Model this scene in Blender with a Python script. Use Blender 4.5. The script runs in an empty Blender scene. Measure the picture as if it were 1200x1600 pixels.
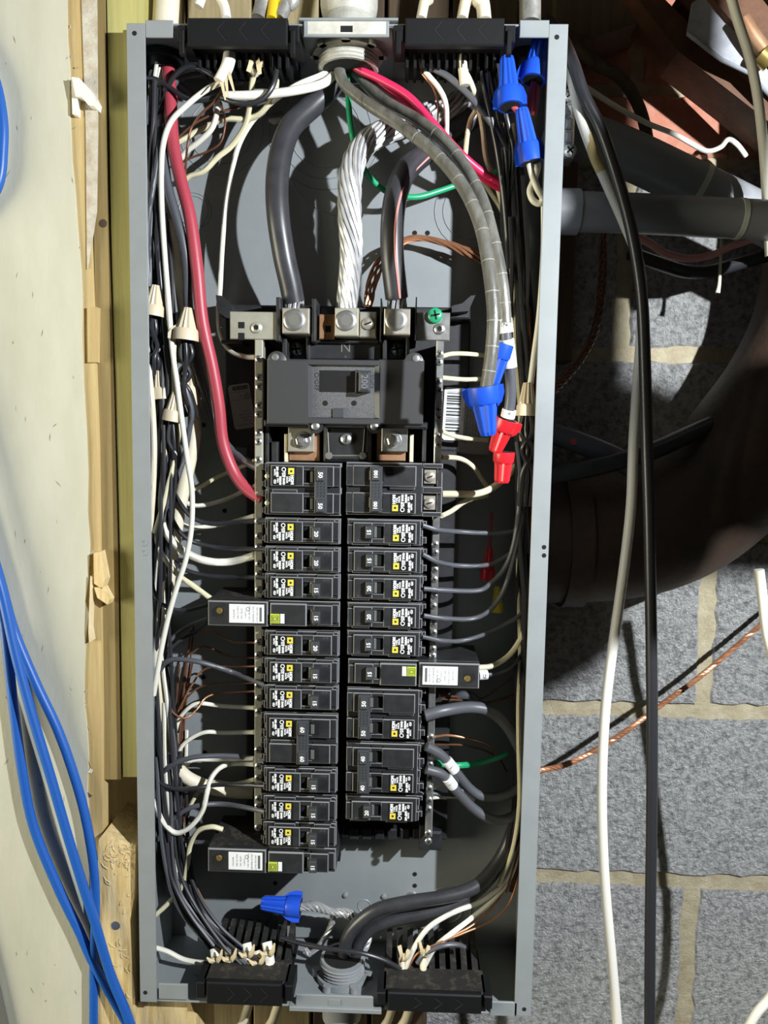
import bpy, bmesh, math, random
from mathutils import Vector, Matrix
random.seed(7)
SC = bpy.context.scene
COL = SC.collection
# ---------------------------------------------------------------- camera
CAM_R, CAM_P, CAM_F = (-.0951, -.0170, .0280), (.0567, -.6616, -.3377), 1200.0
def rot3(r):
    a, b, c = r
    return Matrix.Rotation(c, 3, 'Z') @ Matrix.Rotation(a, 3, 'X') @ Matrix.Rotation(b, 3, 'Y')
RC = rot3(CAM_R)                      # columns: right, forward, up in the world
cam = bpy.data.cameras.new('camera'); camo = bpy.data.objects.new('camera', cam); COL.objects.link(camo)
right, fwd, up = RC.col[0], RC.col[1], RC.col[2]
camo.matrix_world = Matrix(((right[0], up[0], -fwd[0], CAM_P[0]), (right[1], up[1], -fwd[1], CAM_P[1]),
                            (right[2], up[2], -fwd[2], CAM_P[2]), (0, 0, 0, 1)))
cam.sensor_fit = 'VERTICAL'; cam.sensor_height = 32.0; cam.lens = CAM_F / 1600 * 32.0
cam.clip_start = .02; cam.clip_end = 50
SC.camera = camo
# ---------------------------------------------------------------- light and exposure
SC.view_settings.view_transform = 'Standard'; SC.view_settings.look = 'None'
SC.view_settings.gamma = 1; SC.view_settings.use_curve_mapping = False
SC.view_settings.exposure = 0.0
w = bpy.data.worlds.new('room'); SC.world = w; w.use_nodes = True
w.node_tree.nodes['Background'].inputs[0].default_value = (.97, .97, .78, 1)
w.node_tree.nodes['Background'].inputs[1].default_value = .029
def lamp(name, kind, loc, power, color, size, target=None):
    l = bpy.data.lights.new(name, kind); l.energy = power; l.color = color
    if kind == 'AREA': l.size = size
    else: l.shadow_soft_size = size
    o = bpy.data.objects.new(name, l); COL.objects.link(o); o.location = loc
    if target: o.rotation_euler = (Vector(target) - Vector(loc)).to_track_quat('-Z', 'Y').to_euler()
    return o
lamp('work_lamp', 'POINT', (.64, -.64, -.085), 78, (.91, .96, 1.0), .010)          # bright hand lamp, right of the camera
lamp('room_lamp', 'AREA', (-1.7, -.62, -.52), 41, (1.0, .94, .72), .9, (-.25, 0, -.5))   # warm bulb of the room, on the left
DOFF = 0
# ---------------------------------------------------------------- pixels (1200 x 1600) to millimetres at a depth behind the cover plane
def P(px, py, d):
    d += DOFF
    v = RC @ Vector(((px - 600) / CAM_F, 1, (800 - py) / CAM_F))
    t = (d / 1000 - CAM_P[1]) / v[1]
    return Vector((CAM_P[0] + v[0] * t, d / 1000, CAM_P[2] + v[2] * t)) * 1000
# ---------------------------------------------------------------- materials
MATS = {}
def mat(name, col, rough=.5, metal=0, col2=None, scale=60, stretch=(1, 1, 1), bump=0, bscale=None, mix=(.35, .65), spec=.5, detail=6, bdist=.004):
    if name in MATS: return MATS[name]
    m = bpy.data.materials.new(name); m.use_nodes = True; nt = m.node_tree; b = nt.nodes['Principled BSDF']
    b.inputs['Base Color'].default_value = (*col, 1); b.inputs['Roughness'].default_value = rough
    b.inputs['Metallic'].default_value = metal; b.inputs['Specular IOR Level'].default_value = spec
    if col2 or bump:
        tc = nt.nodes.new('ShaderNodeTexCoord'); mp = nt.nodes.new('ShaderNodeMapping')
        mp.inputs['Scale'].default_value = stretch; nt.links.new(tc.outputs['Object'], mp.inputs[0])
    if col2:
        n = nt.nodes.new('ShaderNodeTexNoise'); n.inputs['Scale'].default_value = scale; n.inputs['Detail'].default_value = detail
        n.inputs['Roughness'].default_value = .65
        r = nt.nodes.new('ShaderNodeValToRGB'); r.color_ramp.elements[0].position, r.color_ramp.elements[1].position = mix
        r.color_ramp.elements[0].color = (*col, 1); r.color_ramp.elements[1].color = (*col2, 1)
        nt.links.new(mp.outputs[0], n.inputs['Vector']); nt.links.new(n.outputs[0], r.inputs[0]); nt.links.new(r.outputs[0], b.inputs['Base Color'])
    if bump:
        n2 = nt.nodes.new('ShaderNodeTexNoise'); n2.inputs['Scale'].default_value = bscale or scale; n2.inputs['Detail'].default_value = 8
        n2.inputs['Roughness'].default_value = .7
        bp = nt.nodes.new('ShaderNodeBump'); bp.inputs['Strength'].default_value = bump; bp.inputs['Distance'].default_value = bdist
        nt.links.new(mp.outputs[0], n2.inputs['Vector']); nt.links.new(n2.outputs[0], bp.inputs['Height']); nt.links.new(bp.outputs[0], b.inputs['Normal'])
    MATS[name] = m; return m
M = {}
M['paint'] = mat('grey_enamel', (.238, .256, .263), .38, col2=(.262, .28, .287), scale=30)
M['paint_worn'] = mat('grey_enamel_dusty', (.42, .41, .36), .7, col2=(.62, .60, .52), scale=50, bump=.1)
M['black'] = mat('black_plastic', (.016, .016, .018), .45, col2=(.026, .027, .029), scale=90, bump=.05, bscale=900)
M['black_deep'] = mat('black_plastic_plain', (.008, .008, .009), .55, spec=.25)
M['black_dusty'] = mat('black_plastic_dusty', (.014, .013, .012), .7, col2=(.09, .075, .055), scale=110, mix=(.5, .78), bump=.3, bscale=300)
M['grain'] = mat('grained_plastic', (.05, .05, .054), .5, col2=(.10, .10, .105), scale=900, bump=.35, bscale=1500)
M['slider'] = mat('grey_slider', (.14, .137, .122), .5)
M['handle'] = mat('grey_handle_plastic', (.05, .053, .058), .42)
M['white_print'] = mat('white_print', (.85, .86, .86), .6)
M['grey_print'] = mat('faint_print', (.12, .12, .125), .6)
M['black_print'] = mat('black_print', (.02, .02, .02), .6)
M['yellow_print'] = mat('yellow_print', (.72, .58, .06), .6)
M['lime'] = mat('yellow_green_button', (.44, .52, .06), .4)
M['white_label'] = mat('white_sticker', (.78, .79, .80), .5)
M['grey_label'] = mat('grey_sticker', (.30, .29, .28), .5)
M['steel'] = mat('zinc_steel', (.62, .62, .60), .32, .85, col2=(.45, .45, .44), scale=120)
M['tin'] = mat('tin_plated_bar', (.52, .50, .40), .35, .55, col2=(.62, .60, .5), scale=60)
M['lug'] = mat('aluminium_lug', (.46, .42, .35), .38, .6, col2=(.56, .52, .45), scale=80)
M['brass'] = mat('brass_screw', (.55, .40, .12), .3, .8)
M['bus'] = mat('copper_bus', (.40, .20, .10), .4, .5, col2=(.5, .3, .18), scale=40)
M['hole'] = mat('dark_hole', (.004, .004, .004), .9)
M['green_screw'] = mat('green_screw_paint', (.02, .30, .14), .3)
M['alu'] = mat('bare_aluminium', (.60, .60, .60), .33, .55)
M['copper'] = mat('bare_copper', (.52, .25, .13), .34, .55, col2=(.32, .13, .07), scale=60, mix=(.4, .75))
M['copper_dark'] = mat('brown_copper', (.20, .085, .045), .42, .4, col2=(.12, .05, .03), scale=60)
M['w_black'] = mat('black_insulation', (.026, .026, .030), .33)
M['w_service'] = mat('service_cable_black', (.030, .030, .036), .36, col2=(.045, .045, .05), scale=50)
M['w_grey'] = mat('dark_grey_insulation', (.085, .088, .100), .4)
M['w_white'] = mat('white_insulation', (.80, .77, .66), .4)
M['w_cream'] = mat('cream_insulation', (.72, .66, .44), .42)
M['w_jacket'] = mat('cream_jacket', (.70, .62, .46), .5, col2=(.78, .71, .56), scale=40)
M['w_jacket_white'] = mat('white_jacket', (.80, .77, .70), .45)
M['paper'] = mat('kraft_paper', (.62, .50, .30), .8, col2=(.72, .62, .42), scale=80)
M['w_red'] = mat('red_insulation', (.40, .050, .072), .42)
M['w_pink'] = mat('pink_red_insulation', (.66, .025, .10), .38)
M['w_rose'] = mat('rose_jacket', (.62, .27, .25), .5)
M['w_green'] = mat('green_insulation', (.02, .34, .15), .36)
M['clear'] = mat('clear_sheath', (.060, .058, .048), .3, col2=(.17, .165, .145), scale=70, stretch=(1, 1, .25), bump=.2, bscale=120)
M['n_blue'] = mat('blue_nut_plastic', (.012, .075, .58), .38)
M['n_red'] = mat('red_nut_plastic', (.62, .018, .028), .32)
M['n_tan'] = mat('tan_nut_plastic', (.66, .56, .40), .42)
M['n_yellow'] = mat('yellow_nut_plastic', (.62, .50, .03), .4)
M['clear_edge'] = mat('sheath_crease', (.26, .255, .23), .35)
M['edge'] = mat('worn_plastic_edge', (.21, .21, .215), .5)
M['stain'] = mat('yellowed_jacket', (.60, .45, .20), .5)
M['alu_dark'] = mat('strand_gap_shade', (.10, .10, .10), .5, .3)  # core coloured dark to stand for the shade between strands
M['w_blue'] = mat('blue_jacket', (.016, .105, .42), .38)
M['wall'] = mat('cream_wall_paint', (.50, .49, .385), .55, col2=(.57, .555, .45), scale=9, stretch=(2.5, 1, .7), bump=.12, bscale=45)
M['scuff'] = mat('paint_scuff', (.26, .24, .18), .8)
M['plaster'] = mat('broken_plaster', (.62, .59, .50), .9, col2=(.45, .37, .27), scale=70, bump=.6, bscale=90)
M['w_tan'] = mat('pine_board', (.44, .31, .13), .65, col2=(.58, .44, .21), scale=14, stretch=(9, 9, .5), bump=.15, bscale=30)
M['w_tan2'] = mat('old_pine_board', (.24, .165, .06), .65, col2=(.32, .235, .095), scale=18, stretch=(9, 9, .4), bump=.15, bscale=30)
M['w_treat'] = mat('treated_board', (.40, .36, .12), .65, col2=(.50, .46, .18), scale=12, stretch=(10, 10, .4), bump=.12, bscale=30)
M['w_sill'] = mat('split_pine', (.62, .43, .16), .75, col2=(.82, .66, .38), scale=22, stretch=(7, 7, .7), bump=.5, bscale=40)
M['w_dark'] = mat('dark_joist_wood', (.055, .036, .019), .7, col2=(.085, .056, .030), scale=16, stretch=(8, 8, .6), bump=.2)
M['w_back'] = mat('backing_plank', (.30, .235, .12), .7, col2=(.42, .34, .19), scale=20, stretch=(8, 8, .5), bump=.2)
M['w_red_wood'] = mat('reddish_joist', (.085, .032, .014), .65, col2=(.13, .055, .024), scale=20, stretch=(3, 3, 3), bump=.2)
M['galv'] = mat('galvanised_sheet', (.30, .31, .34), .45, .3, col2=(.42, .43, .46), scale=70)
M['block'] = mat('concrete_block', (.38, .38, .38), .95, col2=(.84, .83, .81), scale=150, bump=1.0, bscale=170, bdist=.022, mix=(.34, .56))
M['mortar'] = mat('tan_mortar', (.36, .30, .19), .95, col2=(.48, .42, .29), scale=50, bump=.9, bscale=70)
M['brick'] = mat('red_brick', (.42, .15, .09), .9, col2=(.52, .24, .17), scale=35, bump=.4, bscale=60)
M['pipe'] = mat('rusty_cast_iron', (.040, .024, .016), .55, col2=(.085, .05, .03), scale=14, bump=.35, bscale=70)
M['conduit'] = mat('grey_conduit', (.28, .285, .30), .35, .1)
M['conduit_lt'] = mat('pale_conduit_band', (.62, .64, .56), .4)
M['cast'] = mat('cast_fitting', (.42, .41, .36), .6, .2, col2=(.60, .59, .52), scale=60, bump=.4)
M['flex'] = mat('flex_armour', (.28, .27, .25), .4, .5, col2=(.55, .54, .5), scale=60)
M['tape'] = mat('grey_tape', (.42, .42, .42), .5)
M['foam'] = mat('pale_drip', (.60, .60, .42), .5)
M['yellow_wire'] = mat('yellow_jacket', (.72, .48, .02), .4)
# ---------------------------------------------------------------- mesh builder (millimetres: x right, depth back, z up)
class MB:
    def __init__(s): s.v = []; s.f = []; s.e = set()
    def add(s, vs, fs):
        k = len(s.v); s.v += [Vector(v) for v in vs]; s.f += [[i + k for i in f] for f in fs]; return s
    def box(s, x0, x1, z0, z1, d0, d1, b=.6):
        b = min(b, (x1 - x0) * .3, (z1 - z0) * .3)
        B = [(x0, d1, z0), (x1, d1, z0), (x1, d1, z1), (x0, d1, z1)]
        Mi = [(x0, d0 + b, z0), (x1, d0 + b, z0), (x1, d0 + b, z1), (x0, d0 + b, z1)]
        F = [(x0 + b, d0, z0 + b), (x1 - b, d0, z0 + b), (x1 - b, d0, z1 - b), (x0 + b, d0, z1 - b)]
        q = [[8, 9, 10, 11], [3, 2, 1, 0]]
        for i in range(4):
            j = (i + 1) % 4; q += [[i, j, j + 4, i + 4], [i + 4, j + 4, j + 8, i + 8]]
        k = len(s.f); s.e |= {k + i for i in (3, 5, 7, 9)}
        return s.add(B + Mi + F, q)
    def pbox(s, x0, y0, x1, y1, d0, d1, b=.6):
        a = P(x0, y0, d0); c = P(x1, y1, d0); a2 = P(x0, y1, d0); c2 = P(x1, y0, d0)
        xs = ((a.x + a2.x) / 2, (c.x + c2.x) / 2); zs = ((c.z + a2.z) / 2, (a.z + c2.z) / 2)
        return s.box(min(xs), max(xs), min(zs), max(zs), d0 + DOFF, d1 + (DOFF if d1 < 70 else 0), b)
    def prism(s, poly, d0, d1):
        n = len(poly)
        area = sum(poly[i][0] * poly[(i + 1) % n][1] - poly[(i + 1) % n][0] * poly[i][1] for i in range(n))
        if area < 0: poly = poly[::-1]
        return s.add([(x, d0, z) for x, z in poly] + [(x, d1, z) for x, z in poly],
                     [list(range(n)), list(range(2 * n - 1, n - 1, -1))] + [[i, i + n, (i + 1) % n + n, (i + 1) % n] for i in range(n)])
    def pprism(s, pts, d0, d1):
        return s.prism([(v.x, v.z) for v in (P(x, y, d0) for x, y in pts)], d0, d1)
    def lathe(s, p0, axis, prof, n=16, mod=None):
        axis = Vector(axis).normalized(); u = axis.orthogonal().normalized(); v = axis.cross(u); p0 = Vector(p0)
        vs = []
        for k, (h, r) in enumerate(prof):
            for i in range(n):
                a = 2 * math.pi * i / n; rr = r * (mod(k, i) if mod else 1)
                vs.append(p0 + axis * h + (u * math.cos(a) + v * math.sin(a)) * rr)
        fs = [[k * n + i, k * n + (i + 1) % n, (k + 1) * n + (i + 1) % n, (k + 1) * n + i] for k in range(len(prof) - 1) for i in range(n)]
        fs += [list(range(n - 1, -1, -1)), [(len(prof) - 1) * n + i for i in range(n)]]
        return s.add(vs, fs)
    def cyl(s, p0, p1, r0, r1=None, n=14):
        p0 = Vector(p0); a = Vector(p1) - p0
        return s.lathe(p0, a, [(0, r0), (a.length, r0 if r1 is None else r1)], n)
    def tube(s, pts, r, n=8, caps=True):
        m = len(pts); vs = []; fs = []; nrm = None
        for i, p in enumerate(pts):
            t = (pts[min(i + 1, m - 1)] - pts[max(i - 1, 0)]).normalized()
            nrm = t.orthogonal() if nrm is None else nrm - t * nrm.dot(t)
            nrm.normalize(); bi = t.cross(nrm); rr = r(i / (m - 1)) if callable(r) else r
            vs += [p + (nrm * math.cos(2 * math.pi * k / n) + bi * math.sin(2 * math.pi * k / n)) * rr for k in range(n)]
        for i in range(m - 1):
            fs += [[i * n + k, i * n + (k + 1) % n, (i + 1) * n + (k + 1) % n, (i + 1) * n + k] for k in range(n)]
        if caps: fs += [list(range(n - 1, -1, -1)), [(m - 1) * n + k for k in range(n)]]
        return s.add(vs, fs)
    def ring(s, c, r, t, h, n=28):          # flat raised ring facing the viewer
        vs = []; fs = []
        for i in range(n):
            a = 2 * math.pi * i / n; e = Vector((math.cos(a), 0, math.sin(a)))
            vs += [c + e * (r - t), c + e * r + Vector((0, -h, 0)), c + e * (r + t)]
        for i in range(n):
            j = (i + 1) % n; fs += [[i * 3, i * 3 + 1, j * 3 + 1, j * 3], [i * 3 + 1, i * 3 + 2, j * 3 + 2, j * 3 + 1]]
        return s.add(vs, fs)
    def build(s, name, m, parent=None, smooth=False, loc=None, kind=None, worn=False):
        me = bpy.data.meshes.new(name)
        o = bpy.data.objects.new(name, me); COL.objects.link(o)
        base = Vector((0, 0, 0))
        if parent: o.parent = parent; base = ORG[parent.name]
        elif loc is None and s.v:
            lo = [min(v[i] for v in s.v) for i in range(3)]; hi = [max(v[i] for v in s.v) for i in range(3)]
            base = Vector([(lo[i] + hi[i]) / 2 for i in range(3)]); o.location = base / 1000
        me.from_pydata([(v - base) / 1000 for v in s.v], [], s.f)
        bm = bmesh.new(); bm.from_mesh(me); bmesh.ops.recalc_face_normals(bm, faces=bm.faces); bm.to_mesh(me); bm.free()
        me.materials.append(m)
        if worn:
            me.materials.append(M['edge'])
            for i in s.e: me.polygons[i].material_index = 1
        if smooth:
            for p in me.polygons: p.use_smooth = True
            if hasattr(me, 'set_sharp_from_angle'): me.set_sharp_from_angle(angle=math.radians(45))
        if kind: o['kind'] = kind
        ORG[o.name] = base
        return o
ORG = {}
def tag(o, label, cat, group=None):
    o['label'] = label; o['category'] = cat
    if group: o['group'] = group
    return o
def thing(name, label, cat, at, group=None):
    o = bpy.data.objects.new(name, None); COL.objects.link(o); o.empty_display_size = .01
    o.location = Vector(at) / 1000; ORG[o.name] = Vector(at)
    return tag(o, label, cat, group)
def structure(o): o['kind'] = 'structure'; return o
def path(txt, sub=6):
    pts = [P(*[float(c) for c in t.split(',')]) for t in txt.split()]
    return spline(pts, sub)
def spline(pts, sub=6):
    if len(pts) < 3: sub = 1
    out = []
    q = [pts[0] * 2 - pts[1]] + pts + [pts[-1] * 2 - pts[-2]]
    for i in range(1, len(q) - 2):
        a, b, c, d = q[i - 1:i + 3]
        for k in range(sub):
            t = k / sub
            out.append(.5 * ((2 * b) + (c - a) * t + (2 * a - 5 * b + 4 * c - d) * t * t + (3 * b - a - 3 * c + d) * t ** 3))
    out.append(pts[-1]); return out
TXT = {}
def text_mesh(s, size, bold=.0):
    k = (s, size)
    if k not in TXT:
        c = bpy.data.curves.new('print', 'FONT'); c.body = s; c.size = size; c.align_x = 'CENTER'; c.align_y = 'CENTER'; c.offset = bold; c.resolution_u = 2
        o = bpy.data.objects.new('print', c); COL.objects.link(o)
        bpy.context.view_layer.update()
        me = bpy.data.meshes.new_from_object(o.evaluated_get(bpy.context.evaluated_depsgraph_get()))
        TXT[k] = ([v.co.copy() for v in me.vertices], [list(p.vertices) for p in me.polygons])
        bpy.data.objects.remove(o); bpy.data.curves.remove(c); bpy.data.meshes.remove(me)
    return TXT[k]
def add_text(mb, s, size, x, d, z, ang=0, bold=.0):     # flat lettering facing the viewer, turned by ang degrees counter-clockwise
    vs, fs = text_mesh(s, size, bold); ca, sa = math.cos(math.radians(ang)), math.sin(math.radians(ang))
    mb.add([(x + v.x * ca - v.y * sa, d, z + v.x * sa + v.y * ca) for v in vs], fs); return mb
def copy_thing(root, name=None):
    r = root.copy(); COL.objects.link(r); ORG[r.name] = ORG[root.name]
    for ch in list(root.children):
        c = ch.copy(); COL.objects.link(c); c.parent = r
        for g in ch.children:
            h = g.copy(); COL.objects.link(h); h.parent = c
    return r
def screw(parent, c, r, m, kind='phillips', name='screw'):
    mb = MB(); mb.lathe(c, (0, -1, 0), [(-1.5, r), (r * .25, r), (r * .5, r * .72)], 12)
    o = mb.build(name, m, parent, True); s = MB()
    L, t, y = r * .62, r * .13, c.y - r * .5 - .08
    if kind in ('phillips', 'slot'):
        a = random.uniform(0, 3.1)
        for k in range(2 if kind == 'phillips' else 1):
            e = Vector((math.cos(a + k * 1.571), 0, math.sin(a + k * 1.571))); f = Vector((-e.z, 0, e.x))
            s.add([Vector((c.x, y, c.z)) + e * sx * L + f * sy * t for sx, sy in ((-1, -1), (1, -1), (1, 1), (-1, 1))], [[0, 1, 2, 3]])
    else:
        s.lathe(Vector((c.x, y + .05, c.z)), (0, -1, 0), [(0, r * .5), (.05, r * .5)], 6)
    s.build('slot', M['hole'], o)
    return o
# ================================================================ SETTING
# ---- block wall behind, on the right (every block a piece of it)
DW = 245
mb = MB(); a = P(700, 1900, DW + 4); c = P(1500, -250, DW + 4); mb.box(a.x, c.x + 200, a.z, c.z, DW + 4, DW + 40, 0)
wall_right = structure(mb.build('wall_right', M['mortar']))
ORGW = wall_right
def rough_block(mb, x0, x1, z0, z1, d0, d1, j):       # masonry unit with a chipped, uneven outline
    pts = []; st = 14
    def run(a, b, f):
        n = max(2, int(abs(b - a) / st))
        for k in range(n): pts.append(f(a + (b - a) * k / n))
    R_ = lambda: random.uniform(-j, j)
    run(x0, x1, lambda t: (t, z0 + R_())); run(z0, z1, lambda t: (x1 + R_(), t)); run(x1, x0, lambda t: (t, z1 + R_())); run(z1, z0, lambda t: (x0 + R_(), t))
    n = len(pts); cx, cz = (x0 + x1) / 2, (z0 + z1) / 2; e = 3.0
    ins = [(x + (e if x < x0 + 6 else -e if x > x1 - 6 else 0), z + (e if z < z0 + 6 else -e if z > z1 - 6 else 0)) for x, z in pts]
    vs = [(x, d0, z) for x, z in ins] + [(x, d0 + 4.5, z) for x, z in pts] + [(x, d1, z) for x, z in pts]
    fs = [list(range(n))] + [[r * n + i, (r + 1) * n + i, (r + 1) * n + (i + 1) % n, r * n + (i + 1) % n] for r in (0, 1) for i in range(n)]
    mb.add(vs, fs)
zj = [P(1110, y, DW).z for y in (1380, 1113, 834, 555, 252)]
pit = zj[1] - zj[0]; zj = [zj[0] - pit] + zj
for i in range(5):
    z0, z1 = zj[i] + 8, zj[i + 1] - 8
    xj = P(1110 if i in (0, 2) else (1110 + 265 if i in (1, 3) else 955), 900, DW).x
    for k in (-2, -1, 0, 1):
        x0, x1 = xj + k * 402 + 9, xj + (k + 1) * 402 - 9
        if x1 < 130 or x0 > 760: continue
        mb = MB(); rough_block(mb, max(x0, 90), x1, z0, z1, DW + random.uniform(-1.5, 1), DW + 12, 2.2)
        mb.build('block', M['block'], wall_right)
z = zj[-1] + 4
for r in range(5):
    for k in range(5):
        x0 = 100 + (r % 2) * 110 + k * 222 - 120
        if r == 0: m = M['block'] if k == 2 else M['brick']
        mb = MB(); rough_block(mb, x0, x0 + 208, z, z + 66, DW + random.uniform(-2, 1), DW + 12, 1.6)
        mb.build('brick', M['brick'], wall_right)
    z += 80
# ---- wooden backing behind the panel (planks)
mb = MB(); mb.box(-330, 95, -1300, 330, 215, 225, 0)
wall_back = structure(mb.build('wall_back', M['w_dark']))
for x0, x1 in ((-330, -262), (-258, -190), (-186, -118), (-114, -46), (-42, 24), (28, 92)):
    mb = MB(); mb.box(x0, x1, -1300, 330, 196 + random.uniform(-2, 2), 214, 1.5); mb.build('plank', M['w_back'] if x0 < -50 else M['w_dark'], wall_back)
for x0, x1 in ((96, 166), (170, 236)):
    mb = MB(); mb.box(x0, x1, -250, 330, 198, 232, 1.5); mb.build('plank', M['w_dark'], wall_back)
# ---- cream plastered wall on the left with a broken edge
edge = [(103, -60), (105, 60), (109, 110), (108, 150), (112, 250), (117, 300), (121, 360), (126, 420), (128, 470), (127, 520), (130, 600), (135, 680), (137, 740),
        (136, 800), (140, 850), (138, 905), (133, 940), (139, 960), (134, 990), (131, 1050), (131, 1100), (136, 1140), (138, 1180), (136, 1240), (140, 1300), (139, 1400), (140, 1500), (139, 1680)]
mb = MB(); mb.pprism([(-420, -60)] + edge + [(-420, 1680)], 14, 30)
wall_left = structure(mb.build('wall_left', M['wall']))
mb = MB()
for i in range(60):                     # crumbling plaster behind the paint edge
    y = random.choice([random.uniform(20, 200), random.uniform(200, 470), random.uniform(830, 1000), random.uniform(1080, 1330)])
    xe = next(e0[0] + (e1[0] - e0[0]) * (y - e0[1]) / (e1[1] - e0[1]) for e0, e1 in zip(edge, edge[1:]) if e0[1] <= y <= e1[1])
    c = P(xe + random.uniform(-2, 7), y, 17); r = random.uniform(1.2, 4.2)
    vs = [c + Vector((random.uniform(-1, 1) * r, random.uniform(-1, 1.4) * r, random.uniform(-1.6, 1.6) * r)) for _ in range(6)]
    mb.add(vs, [[0, 1, 2], [0, 2, 3], [0, 3, 4], [0, 4, 5], [0, 5, 1], [1, 2, 5], [2, 3, 4], [2, 4, 5]])
o = mb.build('plaster_crumb', M['plaster'], wall_left, kind='stuff')
mb = MB(); mb.pprism([(112, 120), (124, 122), (141, 140), (149, 156), (147, 166), (138, 164), (128, 152), (118, 150)], 6, 20); mb.build('plaster_flake', M['w_jacket_white'], wall_left)
mb = MB(); mb.pprism([(111, 122), (122, 126), (121, 180), (113, 178)], 10, 20); mb.build('plaster_flake', M['w_jacket_white'], wall_left)
mb = MB(); mb.pprism([(146, 864), (156, 862), (164, 905), (159, 920), (147, 912)], 8, 22); mb.pprism([(147, 918), (160, 918), (171, 938), (168, 945), (152, 934)], 8, 20)
mb.build('wood_splinter', M['w_sill'], wall_left)
mb = MB(); mb.pprism([(141, 900), (145, 902), (143, 980), (146, 1000), (139, 1004), (138, 985)], 10, 15); mb.build('peeled_strip', M['paper'], wall_left)
mb = MB(); mb.pprism([(136, 480), (152, 480), (151, 566), (137, 566)], 13, 30); mb.build('lath_piece', M['w_tan'], wall_left)
mb = MB(); rs = random.Random(5)
for i in range(46):                     # scuffs and nicks in the paint
    c = P(rs.uniform(8, 120), rs.choice((rs.uniform(60, 900), rs.uniform(900, 1580))), 13.9); L, w_, a = rs.uniform(.8, 4.5), rs.uniform(.2, .6), rs.gauss(1.5, .35)
    e = Vector((math.cos(a), 0, math.sin(a))); f = Vector((-e.z, 0, e.x)); mb.add([c - e * L, c + f * w_, c + e * L, c - f * w_], [[0, 1, 2, 3]])
mb.build('paint_scuff', M['scuff'], wall_left, kind='stuff')
# lath and plaster strips between wall and studs
def board(nm, pts, d0, d1, m, label=None):
    mb = MB(); mb.pprism(pts, d0, d1); return mb.build(nm, m, loc=1 if False else None)
o = structure(board('trim_1', [(100, -60), (137, -60), (139, 300), (149, 560), (154, 700), (157, 900), (160, 1100), (160, 1340), (120, 1340)], 16, 40, M['w_tan']))
mb = MB(); mb.pprism([(126, -40), (150, -40), (152, 200), (150, 330), (136, 420), (134, 200)], 14.5, 17); mb.build('old_paint', M['plaster'], o)
o = structure(board('trim_2', [(140, -60), (163, -60), (168, 300), (178, 600), (184, 850), (189, 1218), (157, 1218), (155, 850), (150, 560)], 20, 62, M['w_tan2']))
mb = MB(); c = P(161, 349, 20); mb.lathe(c, (0, -1, 0), [(-1, 4), (.3, 3.6), (.4, 1)], 10); mb.build('knot', M['w_dark'], o)
o = structure(board('trim_3', [(166, -60), (214, -60), (216, 400), (222, 800), (226, 1214), (192, 1214), (187, 850), (175, 420)], 21, 64, M['w_treat']))
# split sill stud at the bottom left and its rail
o = structure(board('trim_4', [(154, 1312), (162, 1302), (196, 1316), (212, 1320), (210, 1400), (203, 1440), (206, 1500), (211, 1560), (215, 1680), (140, 1680), (150, 1450)], 8, 70, M['w_sill']))
mb = MB(); c = P(181, 1446, 7.5)
mb.lathe(c, (0, -1, 0), [(-1, 4.5), (.4, 4.2), (.5, 2)], 10); mb.build('nail_head', M['steel'], o, True)
mb = MB()
for i in range(70):
    x, y = random.uniform(158, 206), random.choice([random.uniform(1318, 1350), random.uniform(1340, 1560)])
    p = P(x, y, 7.6); a = random.gauss(math.pi / 2 if y > 1350 else 0, .9); L = random.uniform(3, 9)
    q = p + Vector((math.cos(a) * L, -random.uniform(0, 1.6), math.sin(a) * L)); mb.tube([p, (p + q) / 2 + Vector((0, -1, 0)), q], .28, 3)
mb.build('wood_fibre', M['paper'], o, kind='stuff')
o = structure(board('trim_5', [(205, 1566), (296, 1562), (306, 1590), (308, 1680), (205, 1680)], 14, 80, M['w_sill']))
# side of the cavity behind the studs
mb = MB(); a = P(140, 1400, 75); c = P(225, 1190, 75); mb.box(a.x - 20, c.x + 10, a.z - 160, c.z + 60, 150, 165, 1); structure(mb.build('trim_6', M['w_tan2']))
# ---- joists and sheet metal in the upper right corner
o = structure(board('trim_7', [(975, -30), (1010, -30), (1120, 80), (1220, 180), (1220, 205), (1150, 150), (1060, 80)], 150, 205, M['w_red_wood']))
o = structure(board('trim_8', [(1080, -40), (1160, -40), (1240, 60), (1240, 95), (1150, 40)], 120, 200, M['w_red_wood']))
o = structure(board('trim_9', [(870, -60), (985, -60), (1010, 30), (930, 60), (870, 40)], 175, 235, M['w_dark']))
mb = MB(); pts = [(1082, 4), (1098, -6), (1150, 34), (1172, 66), (1205, 118), (1205, 150), (1170, 112), (1128, 92), (1074, 50)]
mb.pprism(pts, 128, 131); o = mb.build('flashing', M['galv']); tag(o, 'galvanised sheet metal strip between the reddish joists above the brick', 'sheet metal')
mb = MB(); mb.tube([P(1074, 52, 128), P(1128, 94, 127), P(1170, 114, 127), P(1206, 152, 128)], 2.2, 8); mb.build('rolled_edge', M['galv'], o, True)
mb = MB(); mb.tube(path('1160,30,112 1178,58,112 1204,92,112'), 7, 12); o = mb.build('copper_pipe', M['bus'], smooth=True); tag(o, 'short copper water pipe in the top right corner under the sheet metal', 'pipe')
mb = MB(); mb.tube(path('1188,84,112 1204,98,112'), 9, 12); mb.build('pipe_fitting', M['brass'], o, True)

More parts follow.
